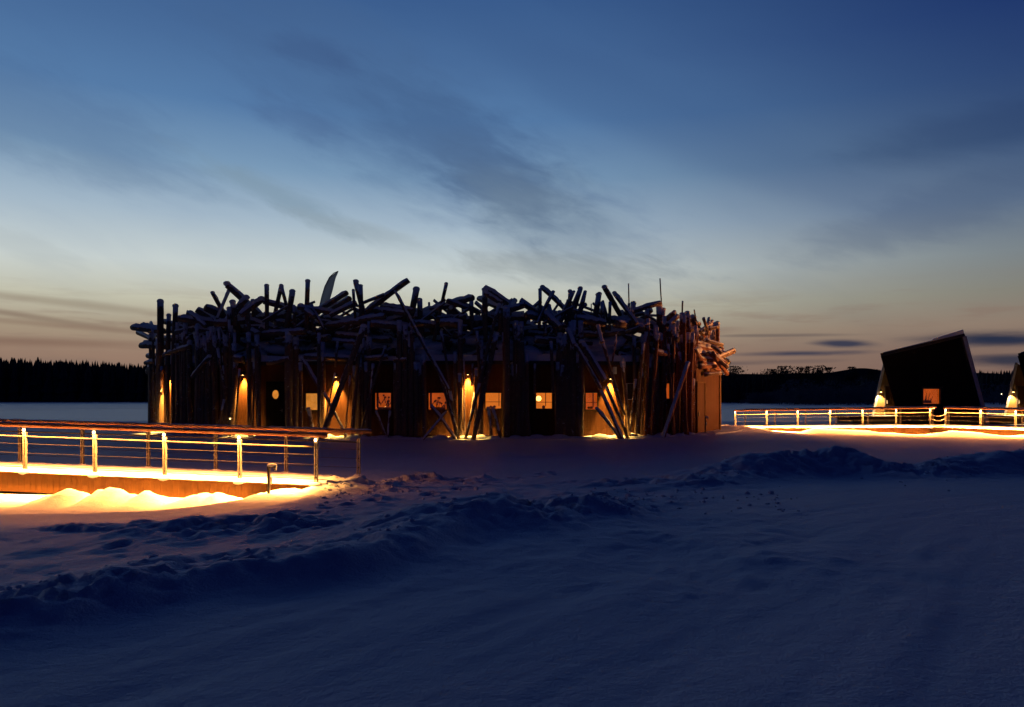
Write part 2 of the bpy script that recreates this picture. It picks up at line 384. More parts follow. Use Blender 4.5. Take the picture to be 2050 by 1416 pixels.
    h = put(h, [(640, 972, .24), (668, 960, .32), (705, 955, .36), (760, 966, .26), (830, 950, .30), (900, 957, .26), (960, 957, .2)], .5, .5, .20, 3.0, 57)
    h = put(h, [(560, 985, .15), (640, 972, .24), (760, 984, .2), (870, 975, .2), (960, 968, .16)], 1.2, .9, .10, 1.8, 58)
    # apron of trodden snow round the bathhouse
    h = h+.20*sm(27, 31.5, Y)*sm(16, 12, X)*sm(-30, -24, X)*sm(62, 58, Y)
    # left trough between the bank and the footbridge
    cr = [gpt(*p) for p in ((-600, 1045, .14), (0, 1029, .14), (150, 1028, .14), (300, 1023, .14), (400, 1013, .14), (470, 1003, .13), (520, 990, .12), (550, 980, .14))]
    cr.sort(); dc = np.interp(X, [p[0] for p in cr], [p[1] for p in cr])
    left = sm(-4.55, -5.0, X)
    t = sm(dc, dc+.5, Y)*sm(19.5, 18, Y)*left
    crest = np.exp(-((Y-dc)/.6)**2)*left
    h = h*(1-crest*.8)+.14*crest*.8
    h = h*(1-t)+(-.06)*t
    mo = (.0+.75*np.maximum(0, fbm(X, X*0, 1.7, 3, 61)-.33))*sm(-5.2, -6.2, X)
    mo = np.clip(mo, 0, .27)
    h = h+mo*np.exp(-((Y-15.0)/np.where(Y < 15.0, .62, .38))**2)*left*(.8+.4*fbm(X, Y, 3, 3, 62))
    # right heaps in front of the far walkway
    wx = [13.1, 15.0, 21.8, 22.6, 25.2, 32]; wy = [44, 42.9, 39, 39, 37.5, 35]
    dw = np.interp(X, wx, wy)-Y
    m2 = (.03+.75*np.maximum(0, fbm(X, X*0, .42, 3, 71)-.35))*sm(12.9, 14.5, X)
    h = h+np.clip(m2-.06, 0, .28)*np.exp(-((dw-1.0)/np.where(dw > 1.0, 1.1, .5))**2)*(.85+.3*fbm(X, Y, 2, 3, 72))
    h = h+.18*np.exp(-((X-12.6)/1.3)**2-((Y-42)/1.6)**2)
    h = h*sm(62, 57, Y)-.05*sm(57, 62, Y)
    h = np.maximum(h, -.07)
    return h
ys = np.concatenate([np.arange(-15, 2, 1.0), np.arange(2, 4, .08), np.arange(4, 19, .055), np.arange(19, 32, .12), np.arange(32, 46, .16), np.arange(46, 64, .8)])
xs = np.concatenate([np.arange(-90, -16, 2.0), np.arange(-16, -11, .12), np.arange(-11, 11, .06), np.arange(11, 34, .12), np.arange(34, 92, 2.0)])
GX, GY = np.meshgrid(xs, ys)
GZ = terrain(GX, GY)
def grid_mesh(name, GX, GY, GZ, m):
    ny, nx = GX.shape; me = bpy.data.meshes.new(name)
    co = np.stack([GX, GY, GZ], -1).reshape(-1, 3).astype(np.float32)
    i = np.arange(nx*ny).reshape(ny, nx)
    q = np.stack([i[:-1, :-1], i[:-1, 1:], i[1:, 1:], i[1:, :-1]], -1).reshape(-1, 4).astype(np.int32)
    me.vertices.add(len(co)); me.vertices.foreach_set('co', co.ravel())
    me.loops.add(q.size); me.loops.foreach_set('vertex_index', q.ravel())
    me.polygons.add(len(q)); me.polygons.foreach_set('loop_start', np.arange(0, q.size, 4, dtype=np.int32))
    me.polygons.foreach_set('loop_total', np.full(len(q), 4, np.int32)); me.update(calc_edges=True)
    me.polygons.foreach_set('use_smooth', np.ones(len(q), bool)); me.materials.append(m)
    o = bpy.data.objects.new(name, me); COL.objects.link(o); return o
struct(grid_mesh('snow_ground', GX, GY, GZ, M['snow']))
def th(x, y): return float(terrain(np.array([[x]], float), np.array([[y]], float))[0, 0])
def sheet(name, pts, z, m):
    b = MB(); b.add([(x, y, z) for x, y in pts], [tuple(range(len(pts)))]); return struct(b.build(name, m))
cb = MB(); rc = random.Random(8)
lines = [[(-100, 1235), (110, 1190), (350, 1146), (660, 1112), (900, 1036), (1000, 1012), (1110, 1008), (1185, 998), (1290, 1016)], 
         [(1180, 980), (1380, 960), (1462, 936), (1530, 916), (1690, 913), (1800, 938), (1940, 924), (2100, 905)], [(640, 975), (705, 958), (830, 953), (960, 960)], [(1150, 1010), (1300, 1000), (1600, 990)]]
for i in range(380):
    ln_ = rc.choice(lines); k_ = rc.randrange(len(ln_)-1); t_ = rc.random(); px = ln_[k_][0]+(ln_[k_+1][0]-ln_[k_][0])*t_; py = ln_[k_][1]+(ln_[k_+1][1]-ln_[k_][1])*t_+rc.gauss(6, 16)
    if py < 900: continue
    x, y, _ = gpt(px, py, .42); r_ = min(.06, .010+abs(rc.gauss(0, .013)))*(y/9)**.5
    cb.ball((x, y, r_*.2), r_, (rc.uniform(.8, 1.5), rc.uniform(.8, 1.4), rc.uniform(.6, 1.0)), 6, 4, .28)
vv = np.array(cb.v); cz = terrain(vv[:, :1].copy(), vv[:, 1:2].copy())[:, 0]
per = 6*3+2; cz = cz.reshape(-1, per).mean(1).repeat(per); vv[:, 2] += cz
cb.v = [tuple(p) for p in vv]
struct(cb.build('snow_clods', M['snow']), 'stuff', 'loose clods of snow scattered over the ploughed banks', 'snow clods')
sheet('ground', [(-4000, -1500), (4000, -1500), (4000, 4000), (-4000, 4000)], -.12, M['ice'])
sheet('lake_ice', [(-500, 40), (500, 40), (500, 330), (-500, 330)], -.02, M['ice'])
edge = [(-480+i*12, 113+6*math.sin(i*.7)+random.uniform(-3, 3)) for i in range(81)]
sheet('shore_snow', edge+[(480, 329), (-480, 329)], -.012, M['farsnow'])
# ------------------------------------------------------------------ far hill, woods
hb = MB(); prev = None; pts = []
for i in range(121):
    px = 1300+i*12; t = (px-1300)/1440
    y = 752-12*math.exp(-((px-1725)/60)**2)-6*math.exp(-((px-1900)/120)**2)-4*math.exp(-((px-1580)/130)**2)+1.0*math.sin(px*.05)
    pts.append(P(px, y, 640))
hb.prism([V(p[0], 640, p[2]) for p in pts]+[V(pts[-1][0], 640, -.2), V(pts[0][0], 640, -.2)], [V(p[0], 760, p[2]*.8) for p in pts]+[V(pts[-1][0], 760, -.2), V(pts[0][0], 760, -.2)])
struct(hb.build('hill', M['hill']))
def spruce(b, x, y, h, w, base=-.1):
    n = 6; k = max(4, int(h/2.2))
    b.tube((x, y, base), (x, y, base+h*.98), w*.05, .03, 4, caps=False)
    for i in range(k):
        t = i/k; z0 = base+h*(.08+.86*t); r = w*(1-t)**.8*random.uniform(.7, 1.15)+.12; z1 = min(base+h, z0+h/k*1.7)
        ph = random.random()*6
        ring = [V(x+math.cos(ph+6.283*j/n)*r*random.uniform(.6, 1.2), y+math.sin(ph+6.283*j/n)*r, z0-random.uniform(0, .35)*r) for j in range(n)]
        b.add(ring+[V(x, y, z1)], [(j, (j+1) % n, n) for j in range(n)])
def wood(name, px0, px1, prof, d0, d1, n, lab, m, cat='forest'):
    b = MB()
    for i in range(n):
        d = random.uniform(d0, d1); px = random.uniform(px0, px1); top = np.interp(px, *prof)
        h = (HY-top)/F*d+EZ; h *= random.choice([random.uniform(.6, .9), random.uniform(.85, .98), random.uniform(.92, 1.02)])
        h *= 1-.10*float(fbm(np.array(px*.11), np.array(3.0), 1.0, 3, 77)); spruce(b, (px-CX)/F*d, d, h, h*random.uniform(.12, .22))
    o = b.build(name, m); return struct(o, 'stuff', lab, cat)
wood('spruce_forest', -260, 420, ([-260, 0, 60, 150, 200, 300, 420], [708, 710, 712, 714, 719, 723, 720]), 212, 255, 1400, 'dark spruce forest along the far shore left of the log building', M['forest'])
wood('conifer_forest', 1340, 2500, ([1340, 1440, 1500, 1560, 1640, 1700, 1760, 1900, 2050, 2500], [734, 735, 742, 744, 748, 749, 742, 736, 738, 738]), 190, 240, 1150, 'dark forest along the far shore behind the cabins', M['forest'])
def broad(b, x, y, h, w, n=260, base=0, leaf=.22, low=.35, tb=None):
    lb = b; b = tb or b
    b.tube((x, y, -.1), (x+w*.1, y, h*.6), h*.018, h*.01, 5, caps=False)
    for j in range(9):
        an = random.random()*6.28; q = V(x+math.cos(an)*w*random.uniform(.3, .9), y+math.sin(an)*w*.6, h*random.uniform(.55, .95)); b.tube((x, y, h*random.uniform(low*.8, .6)), q, h*.008, .02, 3, caps=False)
    b = lb
    cl = [(random.gauss(0, .42)*w, random.gauss(0, .4)*w, random.uniform(low, 1)*h) for _ in range(9)]
    for j in range(n):
        cx_, cy_, cz_ = random.choice(cl); c0 = V(x+cx_+random.gauss(0, .2)*w, y+cy_+random.gauss(0, .2)*w, max(.1, min(h, cz_+random.gauss(0, .08)*h)))
        a = V(random.uniform(-1, 1), random.uniform(-1, 1), random.uniform(-1, 1))*leaf*2; e = V(random.uniform(-1, 1), random.uniform(-1, 1), random.uniform(-1, 1))*leaf
        b.add([c0-a, c0+e, c0+a, c0-e*.5], [(0, 1, 2), (0, 2, 3)])
# bare crowned trees that stand out against the sky on the far shore
for i, (px, top, w) in enumerate([(1462, 732, 3.2), (1545, 738, 3.2), (1575, 732, 3.6), (1606, 733, 3.0), (1628, 731, 2.8), (1646, 735, 2.6), (1701, 733, 1.6), (1560, 744, 3.0), (1748, 739, 2.4)]):
    d = 186-i*.8; b = MB(); h = (HY-top-2.5)/F*d+EZ; x = (px-CX)/F*d
    tb = MB(); broad(b, x, d, h, w, 420, leaf=.2, low=.6, tb=tb)
    lab = ['bare tree closest to the log building on the far shore', 'bare tree left of the widest crown on the far shore ridge', 'widest bare crown on the far shore skyline', 'bare tree right of the widest far crown', 'bare tree topping the skyline left of the hill notch', 'last bare tree before the bald hilltop', 'lone small tree on top of the bald far hill', 'lower bare tree in front of the widest far crown', 'bare tree just left of the black cabin roof'][i]
    o = thing('bare_tree', (x, d, 0), lab, 'tree', 'bare trees on the far shore skyline'); tb.build('trunk', M['bare'], o); b.build('crown', M['bare'], o)
b = MB()
for i in range(230):
    px = random.choice([random.uniform(1500, 2300), random.uniform(1500, 1800)]); d = random.uniform(150, 180)
    if px < 1560: d = random.uniform(172, 184)
    broad(b, (px-CX)/F*d, d, random.uniform(1.5, 5.5)*(1 if px > 1560 else .5), random.uniform(1.2, 2.6), 90, leaf=.16, low=.1)
struct(b.build('shore_brush', M['frost']), 'stuff', 'frosted brush and young trees along the far shoreline', 'brush')

# ------------------------------------------------------------------ the log bathhouse
ARC = [(296, 41.0), (318, 37.8), (395, 35.0), (560, 33.6), (743, 33.05), (1018, 33.0), (1240, 33.6), (1386, 35.8), (1442, 39.2)]
AXY = [V((p-CX)/F*d, d) for p, d in ARC]
def wallpt(px):
    u = (px-CX)/F
    for i in range(len(AXY)-1):
        a, b_ = AXY[i], AXY[i+1]
        den = (b_[0]-a[0])-u*(b_[1]-a[1]); t = (u*a[1]-a[0])/den
        if -1e-6 <= t <= 1+1e-6: q = a+(b_-a)*t; return q, i, t
    q = AXY[0] if px < ARC[0][0] else AXY[-1]; return q, (0 if px < ARC[0][0] else len(AXY)-2), (0 if px < ARC[0][0] else 1)
def wd(px): return wallpt(min(max(px, 296.5), 1441.5))[0][1]
BACK = [V(12.0, 44), V(11, 50.5), V(6, 56), V(-3.5, 58.5), V(-12.5, 57), V(-18.6, 51.5), V(-20.2, 46)]
OUT = AXY+BACK; CEN = V(-4.2, 46)
ZB, ZT = .2, 3.42
bath = thing('log_bathhouse', (-4.2, 46, 0), 'large round dark building wrapped in a tangle of snowy logs with lit windows', 'building')
HOLES = [  # px0, px1, py0, py1, room material, kind
    (612, 637, 788, 821, 'curtain', 'curtain'), (751, 783, 787, 820, 'room_red', 'branches'), (858, 894, 787, 820, 'room', 'branches'),
    (972, 1003, 787, 818, 'room_bright', 'shelf'), (1073, 1105, 787, 818, 'room_bright', 'lamp'), (1172, 1196, 787, 820, 'room_red', 'shelf'), (1327, 1341, 768, 798, 'room_red', 'plain')]
wl = MB(); hol = []
for H in HOLES:
    q, i, t = wallpt((H[0]+H[1])/2); a, b_ = AXY[i], AXY[i+1]
    t0 = wallpt(H[0]+.01)[2]; t1 = wallpt(H[1]-.01)[2]; d = q[1]
    hol.append((i, t0, t1, EZ+(HY-H[3])/F*d, EZ+(HY-H[2])/F*d, H))
for i in range(len(OUT)):
    a = OUT[i]; b_ = OUT[(i+1) % len(OUT)]; hs = [h for h in hol if h[0] == i and i < len(AXY)-1]
    us = sorted({0, 1}|{h[1] for h in hs}|{h[2] for h in hs}); vs = sorted({ZB-.3, ZT}|{h[3] for h in hs}|{h[4] for h in hs})
    for u0, u1 in zip(us[:-1], us[1:]):
        for v0, v1 in zip(vs[:-1], vs[1:]):
            um, vm = (u0+u1)/2, (v0+v1)/2
            if any(h[1] < um < h[2] and h[3] < vm < h[4] for h in hs): continue
            A = a+(b_-a)*u0; B = a+(b_-a)*u1
            wl.add([(*A, v0), (*B, v0), (*B, v1), (*A, v1)], [(0, 1, 2, 3)])
wl.build('wall', M['wall'], bath)
def scaled(poly, k, add=0): return [CEN+(p-CEN)*k+(p-CEN)/np.linalg.norm(p-CEN)*add for p in poly]
def ring(name, o_, i_, z0, z1, m, par, jit=0):
    b = MB(); n = len(o_); vs = []
    for pl, z in ((o_, z0), (i_, z0), (i_, z1), (o_, z1)):
        vs += [(p[0], p[1], z+(random.uniform(-jit, jit) if z == z1 else 0)) for p in pl]
    fs = []
    for k in range(n):
        j = (k+1) % n
        for r in range(4): fs.append((r*n+k, r*n+j, ((r+1) % 4)*n+j, ((r+1) % 4)*n+k))
    b.add(vs, fs); return b.build(name, m, par)
IN = scaled(OUT, .6)
rf = ring('roof', scaled(OUT, 1, .10), IN, ZT, ZT+.16, M['roof'], bath)
def dens(poly, k=8):
    o_ = []
    for i in range(len(poly)):
        a, b_ = poly[i], poly[(i+1) % len(poly)]
        o_ += [a+(b_-a)*j/k for j in range(k)]
    return o_
so = [p+np.array([random.uniform(-.1, .1), random.uniform(-.12, .06)]) for p in dens(scaled(OUT, 1, .02))]
ring('roof_snow', so, dens(scaled(OUT, .6, .05)), ZT+.163, ZT+.42, M['log_snow'], rf, .07)
iw = MB()
for i in range(len(IN)):
    a, b_ = IN[i], IN[(i+1) % len(IN)]; iw.add([(*a, -.05), (*b_, -.05), (*b_, ZT), (*a, ZT)], [(0, 3, 2, 1)])
iw.build('inner_wall', M['wall'], bath)
dk = ring('deck', scaled(OUT, 1, 1.15), scaled(OUT, .9), ZB-.25, ZB-.03, M['wood'], bath)
so = [p+np.array([random.uniform(-.08, .08), random.uniform(-.1, .1)]) for p in dens(scaled(OUT, 1, 1.1), 10)]
ring('deck_snow', so, dens(scaled(OUT, 1, .05), 10), ZB-.027, ZB+.06, M['snow'], dk, .03)
def fax(i):
    a, b_ = AXY[i], AXY[i+1]; u = (b_-a)/np.linalg.norm(b_-a); return V(u[0], u[1], 0), V(u[1], -u[0], 0)  # along, outward
for (i, t0, t1, z0, z1, H) in hol:
    a, b_ = AXY[i], AXY[i+1]; A = a+(b_-a)*t0; B = a+(b_-a)*t1; U, N = fax(i); w = np.linalg.norm(B-A); c3 = V((A[0]+B[0])/2, (A[1]+B[1])/2, (z0+z1)/2); hh = z1-z0
    Z = V(0, 0, 1); f = MB()
    for s in (-1, 1):
        f.box(c3+U*s*(w/2+.02)+N*.01, (.045, .12, hh+.09), (U, N, Z)); f.box(c3+Z*s*(hh/2+.022)+N*.013, (w, .12, .045), (U, N, Z))
    fo = f.build('window', M['trim'], bath)
    p = MB(); p.box(c3-N*.03, (w, .012, hh), (U, N, Z)); p.build('pane', M['glass'], fo)
    r = MB(); dp = .75; q = [c3+U*x*w*k*.5+Z*z*hh*k*.5-N*dd for dd, k in ((.05, 1.0), (dp, 1.5)) for x, z in ((-1, -1), (1, -1), (1, 1), (-1, 1))]
    r.add(q, [(4, 5, 6, 7), (0, 1, 5, 4), (1, 2, 6, 5), (2, 3, 7, 6), (3, 0, 4, 7)]); r.build('interior', M[H[4]], fo)
    it = MB(); k = H[5]
    if k == 'branches':
        for j in range(9):
            o1 = c3+U*random.uniform(-.4, .4)*w+Z*random.uniform(-.5, -.1)*hh-N*.25; o2 = o1+U*random.uniform(-.22, .22)+Z*random.uniform(.1, .4)
            it.tube(o1, o2, .022, .01, 5); it.ball(o2, .045, n=6, m=4)
        it.box(c3-Z*hh*.44-N*.3, (w*.8, .3, .1), (U, N, Z)); it.box(c3-U*w*.4-N*.2+Z*.05, (.08, .1, hh), (U, N, Z)); it.build('plant', M['item'], fo)
    elif k == 'shelf':
        it.box(c3-N*.4-Z*hh*.08, (w*1.2, .3, .02), (U, N, Z)); it.box(c3+U*w*.35-N*.5+Z*.1, (.03, .1, hh), (U, N, Z))
        for j in range(3): it.ball(c3-U*random.uniform(-.3, .3)*w-N*.3-Z*hh*.4, .06, n=7, m=5)
        it.build('shelf', M['item'], fo)
    elif k == 'lamp':
        it.box(c3-N*.45-Z*hh*.1, (w*1.2, .3, .02), (U, N, Z)); it.ball(c3+U*.03-N*.3-Z*hh*.42, .08, n=7, m=5); it.box(c3+U*w*.22-N*.5+Z*.1, (.02, .1, hh), (U, N, Z)); it.build('shelf', M['item'], fo)
        l = MB(); l.ball(c3-U*w*.28-N*.25+Z*hh*.14, .12, n=12, m=8); l.build('table_lamp', M['roomlamp'], fo, True)
    elif k == 'curtain':
        for j in range(3):
            it.box(c3+U*(j-1)*w*.33-N*(.09+.02*(j % 2)), (w*.325, .01, hh*.98), (U, N, Z))
        it.build('curtain', M['curtain'], fo)
# dark window with pale frame bars beside the right-hand lamp
def onwall(px, py, off=0.0):
    q, i, t = wallpt(px); U, N = fax(i); d = q[1]; return V(q[0], q[1], EZ+(HY-py)/F*d)+N*off, U, N
c0, U, N = onwall(1262, 784, .03); Z = V(0, 0, 1); f = MB()
for s in (-1, 1): f.box(c0+Z*s*.36, (.5, .06, .03), (U, N, Z)); f.box(c0+U*s*.235, (.03, .06, .69), (U, N, Z))
fo = f.build('window', M['pale'], bath, label='unlit window with pale frame'); p = MB(); p.box(c0-N*.012, (.47, .02, .69), (U, N, Z)); p.build('pane', M['trim'], fo)
# door with the round lit window
c0, U, N = onwall(553, 822, .045); d = MB(); zb = ZB+.05; zt = EZ+(HY-764)/F*33.6; cz = (zb+zt)/2
d.box(V(c0[0], c0[1], cz), (.98, .05, zt-zb), (U, N, Z)); do = d.build('door', M['black'], bath, label='dark door with a round lit window')
pc, _, _ = onwall(554, 790, .085); pn = MB(); n = 20; rr = .165
pn.add([pc+U*math.cos(6.283*k/n)*rr+Z*math.sin(6.283*k/n)*rr*1.2 for k in range(n)]+[pc-N*.014+U*math.cos(6.283*k/n)*rr+Z*math.sin(6.283*k/n)*rr*1.2 for k in range(n)], [tuple(range(n)), tuple(reversed(range(n, 2*n)))]+[(k, (k+1) % n, n+(k+1) % n, n+k) for k in range(n)])
pn.build('round_window', M['curtain'], do)
rg = MB()
for k in range(n):
    a0, a1 = 6.283*k/n, 6.283*(k+1)/n
    rg.tube(pc+U*math.cos(a0)*rr*1.1+Z*math.sin(a0)*rr*1.3, pc+U*math.cos(a1)*rr*1.1+Z*math.sin(a1)*rr*1.3, .02, n=5)
rg.build('round_frame', M['trim'], do)
h_ = MB(); hc, _, _ = onwall(567, 822, .1); h_.box(hc, (.03, .05, .16), (U, N, Z)); h_.box(hc+N*.03-U*.05, (.12, .02, .025), (U, N, Z)); h_.build('handle', M['steel'], do)
# plank door on the right-hand wall
q, i, t = wallpt(1401); U, N = fax(i); c0 = V(q[0], q[1], 0)+N*.04
zt = EZ+(HY-767)/F*q[1]; zb = ZB+.05; wid = np.linalg.norm(wallpt(1408)[0]-wallpt(1393)[0])
d = MB(); d.box(V(c0[0], c0[1], (zb+zt)/2), (wid, .05, zt-zb), (U, N, Z)); do = d.build('door', M['wall'], bath, label='plank door at the right end of the building')
f = MB()
for s in (-1, 1): f.box(V(c0[0], c0[1], (zb+zt)/2)+U*s*(wid/2+.03)+N*.02, (.06, .07, zt-zb), (U, N, Z))
f.box(V(c0[0], c0[1], zt+.03)+N*.023, (wid+.12, .07, .06), (U, N, Z)); f.build('door_frame', M['tan'], do)
h_ = MB(); h_.box(V(c0[0], c0[1], 1.15)-U*wid*.38+N*.06, (.03, .05, .2), (U, N, Z)); h_.build('handle', M['steel'], do)
# corner board and stair rail by that door
f = MB(); q = AXY[-1]; f.box(V(q[0], q[1], (ZB+ZT)/2)+N*.02-U*.08, (.16, .06, ZT-ZB), (U, N, Z)); f.build('corner_board', M['tan'], bath)

# wall lamps
def spot(name, loc, aim, energy, size, blend, par, col=WARM, rad=.03):
    l = bpy.data.lights.new(name, 'SPOT'); l.energy = energy; l.spot_size = math.radians(size); l.spot_blend = blend; l.color = col; l.shadow_soft_size = rad
    o = bpy.data.objects.new(name, l); COL.objects.link(o)
    from mathutils import Vector
    off = par.location if par else Vector((0, 0, 0))
    o.parent = par; o.location = Vector(tuple(map(float, loc)))-off; dv = Vector(tuple(map(float, aim)))-Vector(tuple(map(float, loc)))
    o.rotation_euler = dv.to_track_quat('-Z', 'Y').to_euler(); return o
for px, py, en in ((341, 752, 40), (489, 748, 34), (674, 752, 46), (937, 747, 46), (1221, 756, 40)):
    c0, U, N = onwall(px, py, .11)
    b = MB(); b.box(c0-N*.055, (.07, .09, .12), (U, N, Z)); b.tube(c0+Z*.09, c0-Z*.07, .055, .06, 12); lo = b.build('wall_lamp', M['darksteel'], bath)
    b = MB(); b.tube(c0-Z*.072, c0-Z*.085, .035, .035, 12); b.build('lamp_glass', M['bulb'], lo)
    spot('lamp_light', c0-Z*.13, c0-Z*2.6-N*.05, en*85, 66, .75, bath, (1, .46, .075), .05)
c0, U, N = onwall(1230, 742, .06); b = MB(); b.box(c0, (.16, .1, .32), (U, N, Z)); b.build('meter_box', M['pale'], bath)
c0, U, N = onwall(490, 839, 1.0); b = MB(); b.tube(V(c0[0], c0[1], .15), c0, .035, .035, 8); lo = b.build('light_post', M['darksteel'], bath); b = MB(); b.ball(c0+Z*.04, .032); b.build('lamp_glass', M['bulb'], lo)

# ------------------------------------------------------------------ logs: (zone, x1,y1,x2,y2,r, off1, off2, kind)
ZX = {1: 240, 2: 500, 3: 800, 4: 1100}
K = 1491/400.0
logs = []
def L(z, s, kind='log', o1=None, o2=None):
    for it in s.split(';'):
        v = [float(a) for a in it.split()]
        if len(v) == 5: logs.append((z, *v, o1, o2, kind))
# uprights standing against the wall (top x y, bottom x y, radius)
L(1, '302 320 305 1215 23;365 420 362 1215 16;416 352 402 1215 20;240 540 242 1210 22;270 800 272 1210 22;815 370 815 1240 17;960 560 968 1250 17;430 640 425 1240 17;478 560 470 1240 17;522 620 530 1240 19;566 560 572 1240 17;612 600 606 1240 15;655 640 664 1240 18;700 520 706 1240 16;1035 640 1040 1250 16;1262 560 1262 1250 24;1312 600 1308 1250 22;1348 780 1352 1250 14;852 640 846 1250 17', 'post', -.1, -.5)
L(1, '893 815 858 1245 8;1000 760 990 1250 9;866 740 826 1250 20;312 800 306 1010 12', 'post', -.35, -.7)
L(1, '730 670 790 1040 10;778 1050 742 1235 9;668 725 540 880 15;1362 735 1482 945 13', 'brace', -.5, -.6)
L(2, '850 505 556 1290 21', 'brace', .1, -1.1)
L(2, '636 845 545 1285 6;549 985 702 1282 10;748 865 712 1285 7;820 640 768 1285 15', 'brace', -.45, -.6)
L(2, '1012 650 832 1285 9;542 700 548 990 9;655 620 640 800 9;516 560 520 1285 13;470 640 456 980 0', 'brace', -.5, -.8)
L(2, '1085 240 1486 975 9', 'pole', .1, -.8)
L(3, '305 858 432 1300 14', 'pole', -.8, -1.0)
L(2, '942 1130 1012 1310 10;1046 1130 1030 1310 10;1090 760 1096 1290 17;1135 800 1140 1290 15;1180 700 1172 1290 18;1240 780 1242 1300 17;870 780 880 1290 17;920 780 905 1000 12;1300 720 1310 1300 16;440 1120 470 1280 16', 'post', -.25, -.5)
L(3, '240 1092 392 1305 11;352 1130 262 1240 4;662 1112 682 1305 13;696 1112 742 1305 12;352 1110 482 1290 0', 'brace', -.5, -.9)
L(3, '310 540 380 980 10;372 960 420 1280 12', 'brace', -.3, -.7)
L(3, '742 340 598 920 14;598 915 500 1300 12', 'brace', .0, -1.0)
L(3, '722 560 560 1305 18', 'brace', -.2, -1.1)
L(3, '448 860 452 1280 13;572 820 566 1250 13;480 760 486 1290 6;545 780 538 940 7;414 700 420 1290 14;565 960 508 1290 6', 'post', -.3, -.6)
L(3, '796 370 800 1300 25;872 640 965 1300 16;1130 620 1148 1000 12;905 560 900 900 15;1180 700 1186 1300 18;1230 650 1226 1300 20;1285 760 1290 1300 20;1330 720 1340 1300 20;1010 780 1004 1000 10;40 760 44 1300 18;90 700 86 1300 18;140 780 136 1300 16;180 740 184 1300 16;845 780 850 1300 16', 'post', -.2, -.5)
L(3, '1258 530 1300 640 20;1300 620 1500 965 13;1360 620 1528 905 22', 'brace', -.3, -.7)
L(4, '428 960 570 1300 14;388 985 522 1290 12', 'brace', -.7, -1.2)
L(4, '362 500 392 620 15;396 610 500 960 12;480 900 560 1160 11;540 770 596 1300 13;498 560 470 760 7;352 1112 494 1295 11;470 900 520 1100 6', 'brace', -.4, -.9)
L(4, '632 590 640 960 14;700 575 648 1300 16;735 455 712 1240 15;778 780 792 1300 16;858 440 828 1250 15;902 480 862 960 13;872 600 890 900 9;902 590 945 970 11;955 610 948 1280 13;990 580 988 1280 17;1035 560 1035 1270 16;1092 505 1044 1150 13;780 1000 740 1290 13;690 820 688 1290 13;760 700 772 1290 13;918 900 940 1280 12;832 560 872 1290 12;1010 600 1000 1280 13;560 740 566 1290 8;1080 600 1078 1270 8', 'post', -.2, -.6)
L(4, '1032 775 872 1260 16', 'brace', -.9, -1.1)
L(4, '1068 560 1052 1255 15;1006 430 1018 1260 14;930 520 922 1270 12;1110 520 1092 900 8;970 700 1030 1270 11;700 640 650 1290 12;642 900 600 1290 10;1075 900 1062 1260 12;885 640 930 1270 11;808 560 770 1270 13', 'brace', -.45, -.85)
L(4, '1130 560 1250 600 18;1160 600 1290 640 14;1150 440 1190 560 12;1180 520 1262 500 15;1104 600 1130 840 13;1210 640 1286 700 14;1130 760 1270 820 15;1180 700 1310 770 13;1090 560 1180 640 17', 'log')
# horizontal and leaning logs of the nest on the roof
L(1, '95 506 330 536 21;158 490 320 520 14;232 474 240 500 14;158 642 350 652 22;190 772 340 760 14;500 400 660 452 21;520 392 640 500 16;572 372 720 470 25;636 358 780 420 28;440 440 780 478 24;692 252 775 405 15;812 235 752 380 13;800 188 985 360 24;842 322 856 440 21;940 292 830 430 26;990 302 1000 430 17;1056 300 950 380 24;1072 312 1480 430 21;1340 345 1450 430 20')
L(1, '1028 560 1380 540 22;1160 606 1360 575 19;1100 772 1260 735 18;1116 652 1310 640 16;330 716 522 650 17;556 520 790 545 17;418 545 560 510 18;560 600 800 640 20;640 660 700 640 26;860 740 920 745 30;430 480 560 470 24;340 590 520 600 22;1160 470 1420 500 24;820 470 1040 560 24;700 480 960 460 24;1000 440 1240 420 24')
L(1, '1095 200 1096 420 17;1204 198 1166 360 15;1208 205 1246 350 14;1287 245 1262 400 22;1402 166 1396 420 18;1430 340 1438 420 16;940 290 960 480 20;880 420 880 600 18', 'post', .6, .4)
L(2, '728 246 500 384 18;745 292 590 380 20;800 322 600 420 18;1002 262 850 322 13;1186 152 850 408 21;1168 170 880 400 10;780 320 640 400 14')
L(2, '792 170 856 450 20;826 204 832 360 18;772 226 780 330 12;1242 228 1206 420 24;1268 308 1276 450 20;1466 184 1398 500 14;460 350 500 420 14', 'post', .5, .3)
L(2, '360 356 640 402 20;500 545 745 470 22;560 500 1010 425 22;848 524 1180 418 23;980 344 1220 384 18;1080 354 1310 404 18;880 372 1160 404 19;850 592 1050 604 24;400 590 700 520 22;410 724 760 744 20;860 742 1030 728 20;1076 752 1170 748 18;150 772 290 738 17;510 606 790 618 12;900 480 1300 520 26;1040 440 1300 470 24;640 560 900 590 22;1180 560 1450 540 22;1170 430 1420 390 24;560 440 820 470 24;1040 640 1300 610 22')
L(3, '550 286 360 334 22;352 308 600 404 17;176 384 450 336 20;300 472 470 482 28;455 455 620 470 34;306 545 450 532 18;632 208 840 350 22;640 250 760 326 20;588 290 780 376 19;925 340 820 376 26;864 306 820 360 18;820 400 760 420 24;640 420 940 440 26;1010 575 1256 602 13;822 628 916 622 14;884 562 984 560 22;1370 568 1480 560 19;980 384 860 560 22;1040 352 1200 510 22;1066 210 1250 390 19;600 600 760 580 22;100 480 300 500 26;60 440 260 420 26;940 420 1120 440 26;1180 420 1400 440 26;1150 520 1400 480 26;200 600 420 620 22;1140 640 1360 690 20;700 480 900 500 30')
